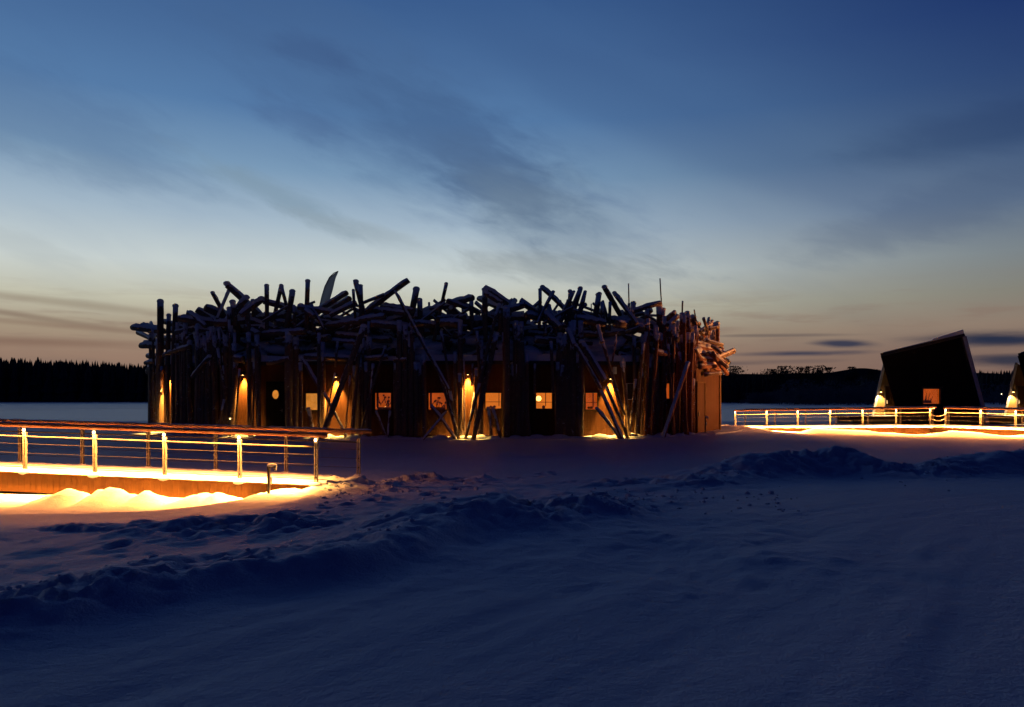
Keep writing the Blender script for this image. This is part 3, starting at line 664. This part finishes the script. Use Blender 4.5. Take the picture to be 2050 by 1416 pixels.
L(3, '536 300 538 400 16;636 232 640 490 22;1048 228 1044 400 13;1146 244 1086 366 13;1300 242 1168 566 11;1272 240 1266 360 16;1346 224 1284 370 17;1382 244 1346 370 13;1484 268 1456 440 20;1430 330 1430 400 4;1196 400 1190 470 20;860 480 862 640 20;1084 420 1090 560 16;1112 350 1150 470 18;748 340 760 560 22;440 610 444 760 12', 'post', .5, .2)
L(4, '230 220 184 380 18;266 244 236 380 13;372 260 344 430 17;392 330 396 430 16;452 320 450 420 13;626 332 612 440 20;727 376 726 500 16;818 352 820 500 22;990 415 996 600 19;1028 404 1044 620 19;1038 390 1052 540 9;1190 440 1168 560 13;1214 460 1168 610 11;1252 478 1254 640 17;1226 510 1226 640 13;850 376 842 480 16', 'post', .4, .1)
L(4, '410 210 510 384 19;485 254 600 410 17;832 324 560 408 18;590 430 700 400 18;934 396 860 450 19;956 424 880 490 19;930 510 950 600 22;1080 620 1290 662 15;1096 650 1292 694 15;1088 680 1192 842 13;1214 700 1326 852 18;1236 726 1330 806 15;1116 704 1230 700 12;1060 568 1124 545 22;1120 540 1200 486 15;506 562 738 482 14;740 460 900 560 22;500 480 760 500 28;560 430 700 520 26;380 450 620 470 28;200 440 420 480 28;400 560 560 540 24;1100 740 1280 760 20;1120 800 1290 780 18;1040 700 1200 720 18;1160 860 1280 850 14;700 560 900 640 22;640 640 840 560 20;240 550 420 560 20;760 680 900 720 20;900 620 1080 640 20')
L(4, '590 178 596 430 5;825 140 842 400 5;994 308 990 430 6;1080 374 1102 500 5', 'pole', .4, .4)
# filler logs lying behind the outlined ones so the ring reads as one thick tangle
rnd = random.Random(11); fill = []
for i in range(270):
    px = rnd.uniform(322, 1425); top = np.interp(px, [300, 340, 420, 520, 700, 1000, 1250, 1380, 1440], [690, 650, 632, 622, 618, 615, 618, 640, 690])
    py = rnd.uniform(top+14, 722); ln = rnd.uniform(45, 110); an = rnd.gauss(0, .42)
    fill.append((px-ln/2*math.cos(an), py-ln/2*math.sin(an), px+ln/2*math.cos(an), py+ln/2*math.sin(an), rnd.uniform(4.6, 7.6), rnd.uniform(.15, 4.0), rnd.uniform(.15, 4.0)))
for i in range(70):
    px = rnd.uniform(335, 1400); top = np.interp(px, [300, 340, 420, 520, 700, 1000, 1250, 1380, 1440], [680, 650, 622, 606, 602, 600, 604, 630, 670])
    ln = rnd.uniform(45, 90); an = rnd.choice([rnd.gauss(1.57, .3), rnd.gauss(.6, .2), rnd.gauss(2.5, .2)]); y0_ = top+rnd.uniform(-2, 30)
    o_ = rnd.uniform(.2, 3.5); fill.append((px, y0_, px+ln*math.cos(an), y0_+ln*abs(math.sin(an)), rnd.uniform(2.2, 4.2), o_, o_-.3))
for i in range(170):
    an = rnd.uniform(0, 6.28)  # far side of the ring
    c_ = CEN+np.array([math.cos(an)*14.5, abs(math.sin(an))*11]); dr = rnd.gauss(0, .5)+an+1.57; ln = rnd.uniform(2, 4)
    z = rnd.uniform(3.8, 6.1)
    fill.append(('w', V(c_[0]-math.cos(dr)*ln/2, c_[1]-math.sin(dr)*ln/2, z+rnd.uniform(-.5, .5)), V(c_[0]+math.cos(dr)*ln/2, c_[1]+math.sin(dr)*ln/2, z+rnd.uniform(-.5, .5)), rnd.uniform(.16, .26)))
def snowy_log(p, q, r, name, rightness, snow_cap=True):
    b = MB(); ln = np.linalg.norm(q-p); b.tube(p, q, r*random.uniform(.95, 1.08), r*random.uniform(.85, 1.0), 10, max(3, int(ln/.5)), .07, .012, endmi=1)
    o = b.build(name, [M['warm_lit_log'] if rightness > .5 else M['log'], M['endgrain']], bath, True)
    d = (q-p)/ln; horiz = math.sqrt(max(0, 1-d[2]**2))
    s = MB()
    if horiz > .45:
        k = max(4, int(ln/.22)); sd = np.cross(d, V(0, 0, 1)); sd /= np.linalg.norm(sd); up = np.cross(sd, d)
        hh = .10*horiz; vs = []
        for i in range(k+1):
            t = .01+.98*i/k; c_ = p+(q-p)*t; g = random.uniform(.55, 1.15) if 0 < i < k else .3; sw = random.uniform(.75, 1.0)
            for a in (-1.0, -.55, 0, .55, 1.0):
                vs.append(c_+sd*math.sin(a*1.1)*r*1.03*sw+up*(math.cos(a*1.1)*r*.96+hh*g*(1-a*a*.85)))
        fs = [(i*5+j, i*5+j+1, (i+1)*5+j+1, (i+1)*5+j) for i in range(k) for j in range(4)]
        s.add(vs, fs)
    tp = p if p[2] > q[2] else q
    if horiz < .8 and r > .05:
        s.ball(tp+V(0, 0, r*.35), r*1.18, (1, 1, .75), 9, 6, .1)
    if s.v: s.build('snow', M['log_snow'], o, True)
    return o
real = {'log': [], 'post': [], 'brace': [], 'pole': []}
for (z, x1, y1, x2, y2, r, o1, o2, kind) in logs:
    if r <= 0: continue
    p1, p2 = ZX[z]+x1/K, ZX[z]+x2/K; q1, q2 = 520+y1/K, 520+y2/K
    if kind == 'log':
        base = random.uniform(-.2, 1.6); dl = random.uniform(-.8, .8); o1, o2 = base+dl, base-dl
        if q1 > 700: o1 = o2 = random.uniform(-.45, -.2)
        if q1 < 620: o1 = max(o1, .3)
    if kind == 'post' and max(y1, y2) < 520 and q1 < 640: x2 += (x2-x1)/max(40, y2-y1)*110; y2 += 110
    elif kind == 'log' and q1 < 612 and y2-y1 > 60 and abs(y2-y1) > .75*abs(x2-x1): x2 += (x2-x1)*.45; y2 += (y2-y1)*.45
    p2, q2 = ZX[z]+x2/K, 520+y2/K
    if kind in ('brace', 'pole') and y2 > 900: o1 = min(o1, -.6); o2 = min(o2, -.8)-.15
    j1 = random.uniform(-.18, .12)
    A = P(p1, q1, wd(p1)+o1+j1); B = P(p2, q2, wd(p2)+o2+j1)
    if z == 1 and p1 < 300: A = P(p1, q1, 39.5); B = P(p2, q2, 38.2)
    if z == 4 and p1 > 1405 and kind == 'log': A = P(p1, q1, 36.6+random.uniform(-.4, .8)); B = P(p2, q2, 37.4+random.uniform(-.4, .6))
    if B[2] < .9 and kind != 'log':
        d = (B-A)/abs(B[2]-A[2]); B = B+d*(B[2]-.12)
    real[kind].append((A, B, r/K/F*(wd((p1+p2)/2)), 1.0 if (p1+p2)/2 > 1290 else 0.0))
for kind, lst in real.items():
    lst.sort(key=lambda t: -np.linalg.norm(t[1]-t[0])*t[2])
    nm = {'log': 'log', 'post': 'upright_log', 'brace': 'leaning_log', 'pole': 'thin_pole'}[kind]
    for A, B, r, rt in lst[:99]: snowy_log(A, B, r, nm, rt)
    fill += [('w', A, B, r) for A, B, r, rt in lst[99:]]
    print(kind, len(lst))
b = MB(); sn = MB()
for f in fill:
    if f[0] == 'w': A, B, r = f[1:]
    else: A = P(f[0], f[1], wd(f[0])+f[5]); B = P(f[2], f[3], wd(f[2])+f[6]); r = f[4]/F*35
    b.tube(A, B, r, r*.9, 9, 4, .06, .01, endmi=1)
    d = (B-A)/np.linalg.norm(B-A); sn.tube(A+V(0, 0, r*.42), B+V(0, 0, r*.42), r*.8, r*.75, 8, 8, .14, caps=True)
rnd = random.Random(21); nb = MB()
for i in range(210):
    px = rnd.uniform(325, 1425); off = rnd.uniform(.5, 4.5); d = wd(px)+off; z = rnd.uniform(3.6, 4.5)+.22*off*rnd.random()
    nb.ball(((px-CX)/F*d, d, z), rnd.uniform(.28, .62), (rnd.uniform(1, 1.7), 1.1, rnd.uniform(.45, .7)), 10, 7, .10)
nb.build('drifted_snow', M['log_snow'], bath, True)['kind'] = 'stuff'
o = b.build('log_tangle', [M['log'], M['endgrain']], bath, True); o['kind'] = 'stuff'
o2 = sn.build('snow', M['log_snow'], o, True); o2['kind'] = 'stuff'
# background uprights close to the wall, standing between windows and lamps
b = MB(); keep = [(H[0]-3, H[1]+3) for H in HOLES]+[(538, 572), (334, 346), (479, 500), (664, 697), (928, 946), (1212, 1235), (1250, 1273), (1388, 1445), (700, 702)]
rnd = random.Random(5); n = 0
b2 = []
for i in range(240):
    px = rnd.uniform(303, 1384)
    if any(a-4 < px < c_+4 for a, c_ in keep): continue
    r = rnd.uniform(.06, .14); A = P(px+rnd.gauss(0, 4), rnd.uniform(640, 735), wd(px)-rnd.uniform(.15, .35)); B = P(px, 868, wd(px)-.3-rnd.uniform(.0, .25)); B[2] = .1
    if any(a-3 < CX+A[0]/A[1]*F < c_+3 for a, c_ in keep): continue
    b.tube(A, B, r*.9, r, 8, 5, .08, .01, endmi=1); n += 1
    if n > 92: break
o = b.build('upright_log_row', [M['log'], M['endgrain']], bath, True); o['kind'] = 'stuff'
# snow heaps at the foot of the logs
b = MB(); rnd = random.Random(3)
for i in range(60):
    px = rnd.uniform(420, 1395); q = P(px, 868, wd(px)-rnd.uniform(.4, 1.2)); rr = rnd.uniform(.1, .32); b.ball((q[0], q[1], ZB+.0), rr, (1.3, 1, .6), 9, 6, .2)
b.build('snow_heap', M['snow'], bath, True)['kind'] = 'stuff'

# ------------------------------------------------------------------ feather flag inside the courtyard
fl = thing('feather_flag', P(641, 640, 41)*V(1, 1, 0), 'tall grey feather flag rising behind the logs of the bathhouse', 'flag')
o1 = P(641, 640, 41)
b = MB(); cur = [P(x, y, 41) for x, y in ((640, 612), (644, 594), (650, 574), (659, 556), (668, 547), (677, 543))]; cur = [V(cur[0][0]-.15, 41, -.1), V(cur[0][0]-.05, 41, 3)]+cur
for p, q in zip(cur[:-1], cur[1:]): b.tube(p, q, .022, .02, 6)
b.build('pole', M['darksteel'], fl)
lft = [(641, 618), (641, 606), (644, 594), (647, 583), (650, 574), (654, 564), (659, 556), (668, 548), (677, 543)]
rgt = [(655, 618), (659, 606), (663, 594), (666, 583), (668, 574), (670, 564), (672, 556), (675, 549), (677.3, 543)]
vs = []; m = 5
for (a, c_) in zip(lft, rgt):
    for k in range(m): t = k/(m-1); q = P(a[0]+(c_[0]-a[0])*t, a[1]+(c_[1]-a[1])*t, 41); q[1] += .06*math.sin(t*6+a[1]*.05); vs.append(q)
vs2 = [v+V(0, .008, 0) for v in vs]; nn = len(vs)
fs = [(i*m+j, i*m+j+1, (i+1)*m+j+1, (i+1)*m+j) for i in range(len(lft)-1) for j in range(m-1)]
b = MB(); b.add(vs, fs); b.build('flag_cloth', M['flag'], fl, True)

# ------------------------------------------------------------------ footbridges
def area(name, a, b_, wdt, energy, spread, par, tilt=(0, 0, 0), col=WARM):
    from mathutils import Vector, Matrix
    l = bpy.data.lights.new(name, 'AREA'); l.shape = 'RECTANGLE'; d = b_-a; ln = np.linalg.norm(d); l.size = ln; l.size_y = wdt; l.energy = energy; l.spread = math.radians(spread); l.color = col
    o = bpy.data.objects.new(name, l); COL.objects.link(o); X = Vector(d/ln); down = Vector((tilt[0], tilt[1], -1)).normalized(); Zv = -(down-X*down.dot(X)).normalized(); Yv = Zv.cross(X)
    mt = Matrix((X, Yv, Zv)).transposed().to_4x4(); c_ = Vector((a+b_)/2)-(par.location if par else Vector((0, 0, 0))); mt.translation = c_
    o.parent = par; o.matrix_local = mt; return o
def railing(par, line, posts, hr, ends, cables, bright, lm='led', side=1, heads=True):
    """line(t)->deck point; posts list of t; ends (t0,t1) of the handrail"""
    up = V(0, 0, 1)
    for t in posts:
        p = line(t); dirn = line(t+.01)-line(t); dirn /= np.linalg.norm(dirn); sd = np.cross(dirn, up)
        b = MB()
        for s in (-1, 1): b.box(p+dirn*s*.026+up*(hr-.16)/2, (.018, .05, hr-.16), (dirn, sd, up))
        b.box(p+up*.012, (.14, .12, .02), (dirn, sd, up)); b.box(p+up*.35, (.04, .03, .04), (dirn, sd, up)); b.box(p+up*(hr-.2), (.04, .03, .05), (dirn, sd, up))
        po = b.build('post', M['steel'], par)
        b = MB(); b.tube(p+up*(hr-.17), p+up*(hr-.03), .012, .012, 6); b.box(p+up*(hr-.165), (.09, .05, .03), (dirn, sd, up)); b.build('bracket', M['steel'], po)
        if heads:
            b = MB(); b.ball(p+up*(hr-.10)+sd*side*.035, .026, (1, 1, 1.2), 8, 6); b.build('lamp_head', M[lm] if bright else M['steel'], po, True)
        b = MB(); b.ball(p+up*.01, .11, (1.3, 1.1, .6), 8, 6, .15); b.build('snow', M['snow'], po, True)
    b = MB(); a = line(ends[0])+up*hr; c_ = line(ends[1])+up*hr; b.tube(a, c_, .045, .045, 12, 10); ho = b.build('handrail', M['handrail'], par, True)
    b = MB(); dd = c_-a; ln_ = np.linalg.norm(dd); m_ = int(ln_/.09); sdv = np.cross(dd/ln_, up); vs = []; lo_ = 0
    for i in range(m_+1):
        q_ = a+dd/ln_*(ln_*i/m_); lo_ = lo_-1 if lo_ > 0 else (random.randint(2, 5) if random.random() < .12 else 0); hh_ = .003 if (lo_ > 0 or i in (0, m_)) else random.uniform(.008, .028)
        w_ = .01 if lo_ > 0 else .027
        vs += [q_+sdv*w_+up*.038, q_+up*(.046+hh_), q_-sdv*w_+up*.038]
    b.add(vs, [(i*3+j, i*3+j+1, (i+1)*3+j+1, (i+1)*3+j) for i in range(m_) for j in range(2)])
    b.build('snow', M['log_snow'], ho, True)
    b = MB(); b.tube(line(posts[0])+up*(hr-.24), line(posts[-1])+up*(hr-.24), .014, .014, 8, 4); b.build('rail_tube', M['tube'], par, True)
    for hh in cables:
        b = MB(); n = 24
        for k in range(n):
            t0, t1 = posts[0]+(posts[-1]-posts[0])*k/n, posts[0]+(posts[-1]-posts[0])*(k+1)/n
            b.tube(line(t0)+up*hh, line(t1)+up*hh, .0045, .0045, 5, caps=False)
        for t in posts: b.ball(line(t)+up*hh, .018, n=6, m=4)
        b.build('cable', M['wire'], par)
def lin(pa, pb): return lambda t: pa+(pb-pa)*t
def walkway(par, near, far, t0, t1, thick):
    b = MB(); N0, N1, F0, F1 = near(t0), near(t1), far(t0), far(t1); z = V(0, 0, 1); outn = (N0-F0)*V(1, 1, 0); outn /= np.linalg.norm(outn)
    b.hexa([N0-z*.06, N1-z*.06, F1-z*.06, F0-z*.06, N0-z*.012, N1-z*.012, F1-z*.012, F0-z*.012]); b.build('deck', M['wood'], par)
    b = MB(); o_ = outn*.06
    b.hexa([N0+o_-z*thick, N1+o_-z*thick, N1+outn*.01-z*thick, N0+outn*.01-z*thick, N0+o_-z*.012, N1+o_-z*.012, N1+outn*.01-z*.012, N0+outn*.01-z*.012])
    b.hexa([N0+o_*1.9-z*.10, N1+o_*1.9-z*.10, N1+o_*1.05-z*.10, N0+o_*1.05-z*.10, N0+o_*1.9-z*.015, N1+o_*1.9-z*.015, N1+o_*1.05-z*.015, N0+o_*1.05-z*.015])
    b.build('side_beam', M['wood'], par)
    b = MB(); b.hexa([F0-o_-z*thick, F1-o_-z*thick, F1-outn*.01-z*thick, F0-outn*.01-z*thick, F0-o_-z*.012, F1-o_-z*.012, F1-outn*.01-z*.012, F0-outn*.01-z*.012]); b.build('side_beam', M['wood'], par)
    # lumpy snow cover
    nx = max(8, int(np.linalg.norm(N1-N0)/.09)); ny = 16; vs = []; rn = np.random.RandomState(4)
    for i in range(nx+1):
        t = t0+(t1-t0)*i/nx
        for j in range(ny+1):
            s = j/ny; p = near(t)*(1-s)+far(t)*s; e = min(s, 1-s)*ny; x, y = p[0], p[1]
            hgt = .02+.05*min(1, e/2)+.035*(float(fbm(np.array(x), np.array(y), 2.5, 4, 9))-.4)
            if j in (0, ny): p = p+outn*(.04 if j == 0 else -.04)*(1+.5*rn.rand())
            vs.append(p+z*max(.003, hgt if e > 0 else .012*rn.rand()))
    m_ = ny+1; b = MB(); b.add(vs, [(i*m_+j, (i+1)*m_+j, (i+1)*m_+j+1, i*m_+j+1) for i in range(nx) for j in range(ny)]); b.build('deck_snow', M['snow'], par, True)
# left footbridge
A = V((50-CX)/F*16.2, 16.2, .415); B = V((633-CX)/F*15.2, 15.2, .256); nearL = lin(A, B)
A2 = V((40-CX)/F*17.9, 17.9, .43); B2 = V((718-CX)/F*16.6, 16.6, .26); farL = lin(A2, B2)
fb = thing('footbridge', (A+B)*V(.5, .5, 0), 'footbridge in the left foreground with steel railings and lit wooden deck', 'footbridge')
# place posts by distance
def t_at(line, px):
    a, b_ = line(0), line(1); u = (px-CX)/F; return (u*a[1]-a[0])/((b_[0]-a[0])-u*(b_[1]-a[1]))
tn = [t_at(nearL, x) for x in (190, 330, 480)]; tn = [-.74, -.5, -.25, 0.0]+tn+[1.0]
tf = [t_at(farL, x) for x in (165, 297, 432, 573)]; tf = [-.6, -.4, -.2, 0.0]+tf+[1.0]
walkway(fb, nearL, lambda t: farL(t*.90), -.9, 1.03, .42)
railing(fb, nearL, tn, 1.02, (-.9, 1.035), (.16, .42, .62), True)
railing(fb, farL, tf, 1.02, (-.75, 1.035), (.22, .42, .62), False, heads=False)
b = MB(); up = V(0, 0, 1); sdn = V(0, 1, 0)
area('strip_light', nearL(-.88)+up*.95+V(0, -.09, 0), nearL(.97)+up*.95+V(0, -.09, 0), .01, 2300, 112, fb, (0, 0, 0))
area('deck_edge_light', nearL(-.88)+V(0, -.16, -.12), nearL(.80)+V(0, -.16, -.12), .012, 900, 132, fb, (0, -.4, 0))
area('strip_glow', nearL(-.88)+up*.945+V(0, -.10, 0), nearL(.93)+up*.945+V(0, -.10, 0), .01, 620, 180, fb, (0, 0, 0), (1, .27, .05))
# right walkway: approach, gap with chains, continuation
wk = thing('walkway', (20, 40, 0), 'long walkway right of the log building with lit railings and a chained gap', 'walkway')
def seg(px0, d0, z0, px1, d1, z1): return lin(V((px0-CX)/F*d0, d0, z0), V((px1-CX)/F*d1, d1, z1))
n1_ = seg(1472, 44, .13, 1862, 39, .38); f1_ = seg(1492, 45.6, .15, 1867, 40.8, .39)
n2_ = seg(1893, 38.9, .38, 2033, 37.5, .325); f2_ = seg(1899, 40.6, .39, 2046, 39.2, .33)
walkway(wk, n1_, f1_, -.0, 1.0, .42); walkway(wk, n2_, f2_, -.22, 2.2, .42)
railing(wk, n1_, [t_at(n1_, x) for x in (1472.1, 1535, 1597, 1662, 1727, 1794, 1862)], 1.02, (-.005, 1.02), (.16, .38, .60), True, 'led_far')
railing(wk, f1_, [t_at(f1_, x) for x in (1492.1, 1551.5, 1612.7, 1674, 1738, 1802.6, 1867)], 1.02, (-.005, 1.02), (.16, .38, .60), False, heads=False)
railing(wk, n2_, [t_at(n2_, x) for x in (1893, 1963, 2033)]+[1.5, 2.0], 1.02, (-.03, 2.1), (.16, .38, .60), True, 'led_far')
railing(wk, f2_, [t_at(f2_, x) for x in (1899, 1967, 2046)]+[1.5, 2.0], 1.02, (-.03, 2.1), (.16, .38, .60), False, heads=False)
hp = n2_(0)+up*.95; spot('lamp_light', hp+V(-.12, -.1, 0), V(8.5, 38.0, 3.7), 9000, 42, .9, wk, (1, .31, .07), .06)  # spot added at this post to throw warm light on the bathhouse's right end
for hh in (.2, .48, .72):
    a = n1_(1)+up*hh; c_ = n2_(0)+up*hh; b = MB(); prev = None
    for k in range(17):
        t = k/16; p = a+(c_-a)*t-up*.13*4*t*(1-t)
        if prev is not None: b.tube(prev, p, .016, .016, 5, caps=False)
        prev = p
    b.build('chain', M['steel'], wk)
for ln_, e, a_, c_ in ((n1_, 1900, 0.0, 1.0), (n2_, 1500, -.02, 2.1)):
    ov = V(-.04, -.09, 0); area('strip_light', ln_(a_)+up*.95+ov, ln_(c_)+up*.95+ov, .01, e*1.9, 130, wk, (0, 0, 0)); area('deck_edge_light', ln_(a_)+V(-.09, -.18, -.12), ln_(c_)+V(-.09, -.18, -.12), .012, e*.5, 132, wk, (-.12, -.4, 0)); area('strip_glow', ln_(a_)+up*.945+ov, ln_(c_)+up*.945+ov, .01, e*.36, 180, wk, (0, 0, 0), (1, .27, .05))

# ------------------------------------------------------------------ bollards
def bollard(px, py, d, h, label, flip=1):
    x, y = (px-CX)/F*d, d; z = EZ+(HY-py)/F*d
    t = thing('bollard', (x, y, z), label, 'bollard', 'snow-capped bollards by the walkways')
    b = MB(); b.box((x, y, z+h/2-.15), (.045, .06, h+.3)); b.build('post', M['darksteel'], t)
    b = MB(); b.box((x+flip*.07, y, z+h-.02), (.15, .07, .03)); b.box((x+flip*.125, y, z+h-.06), (.04, .06, .06)); b.build('arm', M['darksteel'], t)
    b = MB(); b.ball((x+flip*.065, y, z+h+.012), .085, (1.15, .6, .42), 12, 8, .05); b.ball((x+flip*.125, y, z+h-.03), .045, (.9, .8, 1.5), 10, 7, .06); b.ball((x+flip*.05, y, z+h*.5), .028, (.7, .8, 3.2), 8, 6, .1); b.build('snow_cap', M['snow'], t, True)
    return t
bollard(538, 990, 14.7, .56, 'short dark post with a snow-capped arm at the end of the left footbridge')
bollard(1412, 861, 36.2, .62, 'small snow-capped post beside the plank door of the log building')

# ------------------------------------------------------------------ cabins
def cabin(dx, label):
    t = thing('cabin', (31.0+dx, 52, 0), label, 'cabin', 'slanted black cabins by the walkway')
    D = 52.0
    def Q(px, py, d=D):
        p = P(px, py, d); return V(p[0]+dx, d, p[2])
    fr_ = [Q(1803, 850.6), Q(1969.5, 850.6), Q(1923, 675), Q(1763, 713)]
    kx = (31.0+dx)/D; bk = [V(p[0]+kx*8, 60, p[2]) for p in fr_]
    # front wall with a window opening, sides, back
    w = MB(); wx0, wx1, wy0, wy1 = 1846.5, 1880.5, 779, 808.5
    def edge_x(py, side):
        a, b_ = ((1763, 713), (1803, 850.6)) if side == 0 else ((1923, 675), (1969.5, 850.6)); return a[0]+(b_[0]-a[0])*(py-a[1])/(b_[1]-a[1])
    def q(px, py): return Q(px, py)
    top = lambda px: 713+(675-713)*(px-1763)/160
    w.add([q(edge_x(wy0, 0), wy0), q(edge_x(wy0, 1), wy0), q(1923, 675), q(1763, 713)], [(0, 1, 2, 3)])
    w.add([q(edge_x(wy1, 0), wy1), q(wx0, wy1), q(wx0, wy0), q(edge_x(wy0, 0), wy0)], [(0, 1, 2, 3)])
    w.add([q(wx1, wy1), q(edge_x(wy1, 1), wy1), q(edge_x(wy0, 1), wy0), q(wx1, wy0)], [(0, 1, 2, 3)])
    w.add([q(1803, 850.6), q(1969.5, 850.6), q(edge_x(wy1, 1), wy1), q(edge_x(wy1, 0), wy1)], [(0, 1, 2, 3)])
    w.add(fr_+bk, [(1, 5, 6, 2), (3, 7, 4, 0), (5, 4, 7, 6)])
    w.build('wall', M['black'], t)
    z = V(0, 0, 1); d = (fr_[2]-fr_[3]); d /= np.linalg.norm(d); nrm = V(-d[2], 0, d[0])
    r = MB(); a, c_ = fr_[3]-d*.12, fr_[2]+d*.16; a1, c1 = V(a[0]+kx*8.3, 60.3, a[2]), V(c_[0]+kx*8.3, 60.3, c_[2]); fy = V(0, -.28, 0)
    r.hexa([a+fy, c_+fy, c1, a1, a+fy+nrm*.2, c_+fy+nrm*.2, c1+nrm*.2, a1+nrm*.2]); ro = r.build('roof', M['roof'], t)
    r = MB(); a, c_ = fr_[3]+d*.1+nrm*.203, fr_[2]+d*.14+nrm*.203; m_ = a+(c_-a)*.62
    for (s, e_, h0, h1) in ((a, m_, .03, .05), (m_+d*.003, c_, .13, .28)):
        s1, e1 = V(s[0]+kx*8.2, 60.2, s[2]), V(e_[0]+kx*8.2, 60.2, e_[2]); fy2 = V(0, -.26, 0)
        r.hexa([s+fy2, e_+fy2, e1, s1, s+fy2+nrm*h0, e_+fy2+nrm*h1, e1+nrm*h1, s1+nrm*h0])
    r.build('roof_snow', M['log_snow'], ro)
    r = MB(); a, c_ = fr_[1], fr_[2]; dd = (c_-a)/np.linalg.norm(c_-a); n2 = V(dd[2], 0, -dd[0])
    r.hexa([a+n2*.005+fy*.8, a+n2*.28+fy*.8, a+n2*.28+V(kx*8, 8, 0), a+n2*.005+V(kx*8, 8, 0), c_+n2*.005+fy*.8, c_+n2*.28+fy*.8, c_+n2*.28+V(kx*8, 8, 0), c_+n2*.005+V(kx*8, 8, 0)]); r.build('side_cladding', M['pale'], t)
    # window
    cc = (q(wx0, wy0)+q(wx1, wy1))/2; w_, h_ = q(wx1, wy0)[0]-q(wx0, wy0)[0], q(wx0, wy0)[2]-q(wx0, wy1)[2]; f = MB()
    for s in (-1, 1): f.box(cc+V(s*(w_/2+.03), -.06, 0), (.06, .16, h_+.12)); f.box(cc+V(0, -.063, s*(h_/2+.03)), (w_, .16, .06))
    f.box(cc+V(0, -.13, h_/2+.12), (w_+.2, .3, .08)); fo = f.build('window', M['trim'], t)
    p = MB(); p.box(cc+V(0, .03, 0), (w_, .012, h_)); p.build('pane', M['glass'], fo)
    r = MB(); qq = [cc+V(x*w_*.5*k, dd_, zz*h_*.5*k) for dd_, k in ((.05, 1), (1.0, 1.5)) for x, zz in ((-1, -1), (1, -1), (1, 1), (-1, 1))]; r.add(qq, [(4, 5, 6, 7), (0, 1, 5, 4), (1, 2, 6, 5), (2, 3, 7, 6), (3, 0, 4, 7)]); r.build('interior', M['room_red'], fo)
    it = MB()
    for j in range(8):
        s0 = cc+V(random.uniform(-.3, .3), .4, -h_*.45); e0 = s0+V(random.uniform(-.2, .25), 0, random.uniform(.2, .7)); it.tube(s0, e0, .03, .012, 5)
    it.box(cc+V(-.05, .45, -.38), (.5, .2, .2)); it.build('furniture', M['item'], fo)
    # entrance wing set back on the left
    wf = [Q(1747, 833, 54), Q(1802, 833, 54), Q(1790, 735, 54), Q(1771, 728, 54)]
    wf = [V(p[0], p[1], p[2]) for p in wf]; wf[0][2] = wf[1][2] = .56
    b = MB(); b.prism(wf, [V(p[0]+kx*5.5, 59.5, p[2]) for p in wf]); b.build('entrance_wing', M['tan'], t)
    b = MB(); a, c_ = wf[0], wf[3]; b.beam(a+V(-.04, -.07, 0), c_+V(-.04, -.07, .05), .16, .1, up=(0, 1, 0)); b.build('edge_board', M['pale'], t)
    dr = MB(); c_ = V(Q(1783, 800, 54)[0], 53.96, 1.62); dr.box(c_, (.8, .05, 2.1)); do = dr.build('door', M['wood'], t)
    g = MB()
    for s in (-1, 1): g.box(c_+V(s*.43, -.02, 0), (.06, .08, 2.1))
    g.box(c_+V(0, -.023, 1.08), (.92, .08, .06)); g.build('door_frame', M['trim'], do)
    g = MB(); g.box(c_+V(-.3, -.06, -.05), (.03, .06, .25)); g.build('handle', M['steel'], do)
    lp = V(Q(1763.5, 785, 53.8)[0], 53.78, 2.32+.05)
    b = MB(); b.tube(lp+z*.1, lp-z*.08, .07, .07, 12); b.box(lp+V(0, .1, 0), (.08, .16, .1)); lo = b.build('wall_lamp', M['darksteel'], t)
    b = MB(); b.tube(lp-z*.082, lp-z*.13, .055, .055, 12); b.build('lamp_glass', M['bulb'], lo)
    spot('lamp_light', lp-z*.15, lp-z*2.2+V(0, .12, 0), 1200, 92, .5, t, (1, .58, .22), .05)
    b = MB(); b.box(V(Q(1752, 0, 54.6)[0], 54.6, .46), (5.2, 3.4, .16)); dk = b.build('deck', M['wood'], t)
    b = MB(); b.box(V(Q(1752, 0, 54.6)[0], 54.6, .57), (5.1, 3.3, .055)); b.build('deck_snow', M['snow'], dk)
    b = MB(); b.box(V(Q(1752, 0, 54.6)[0], 54.6, .17), (4.4, 2.6, .4)); b.build('pontoon', M['trim'], t)
    return t
cabin(0, 'black slanted cabin with one lit square window, whole in view')
cabin(9.5, 'black slanted cabin cut off by the right edge of the photo')
# ------------------------------------------------------------------ far lamps
for i, (px, py, d, lb) in enumerate([(1963, 791, 140, 'far lamp nearest the right edge of the whole black cabin'), (2005, 789, 148, 'far lamp midway between the two black cabins')]):
    c_ = P(px, py, d); t = thing('street_lamp', (c_[0], c_[1], 0), lb, 'street lamp', 'small lamps across the ice')
    b = MB(); b.tube((c_[0], c_[1], -.1), c_-V(0, 0, .1), .05, .04, 6); b.build('pole', M['darksteel'], t)
    b = MB(); b.ball(c_, .12 if i == 0 else .08); b.build('lamp_head', M['faint'], t, True)
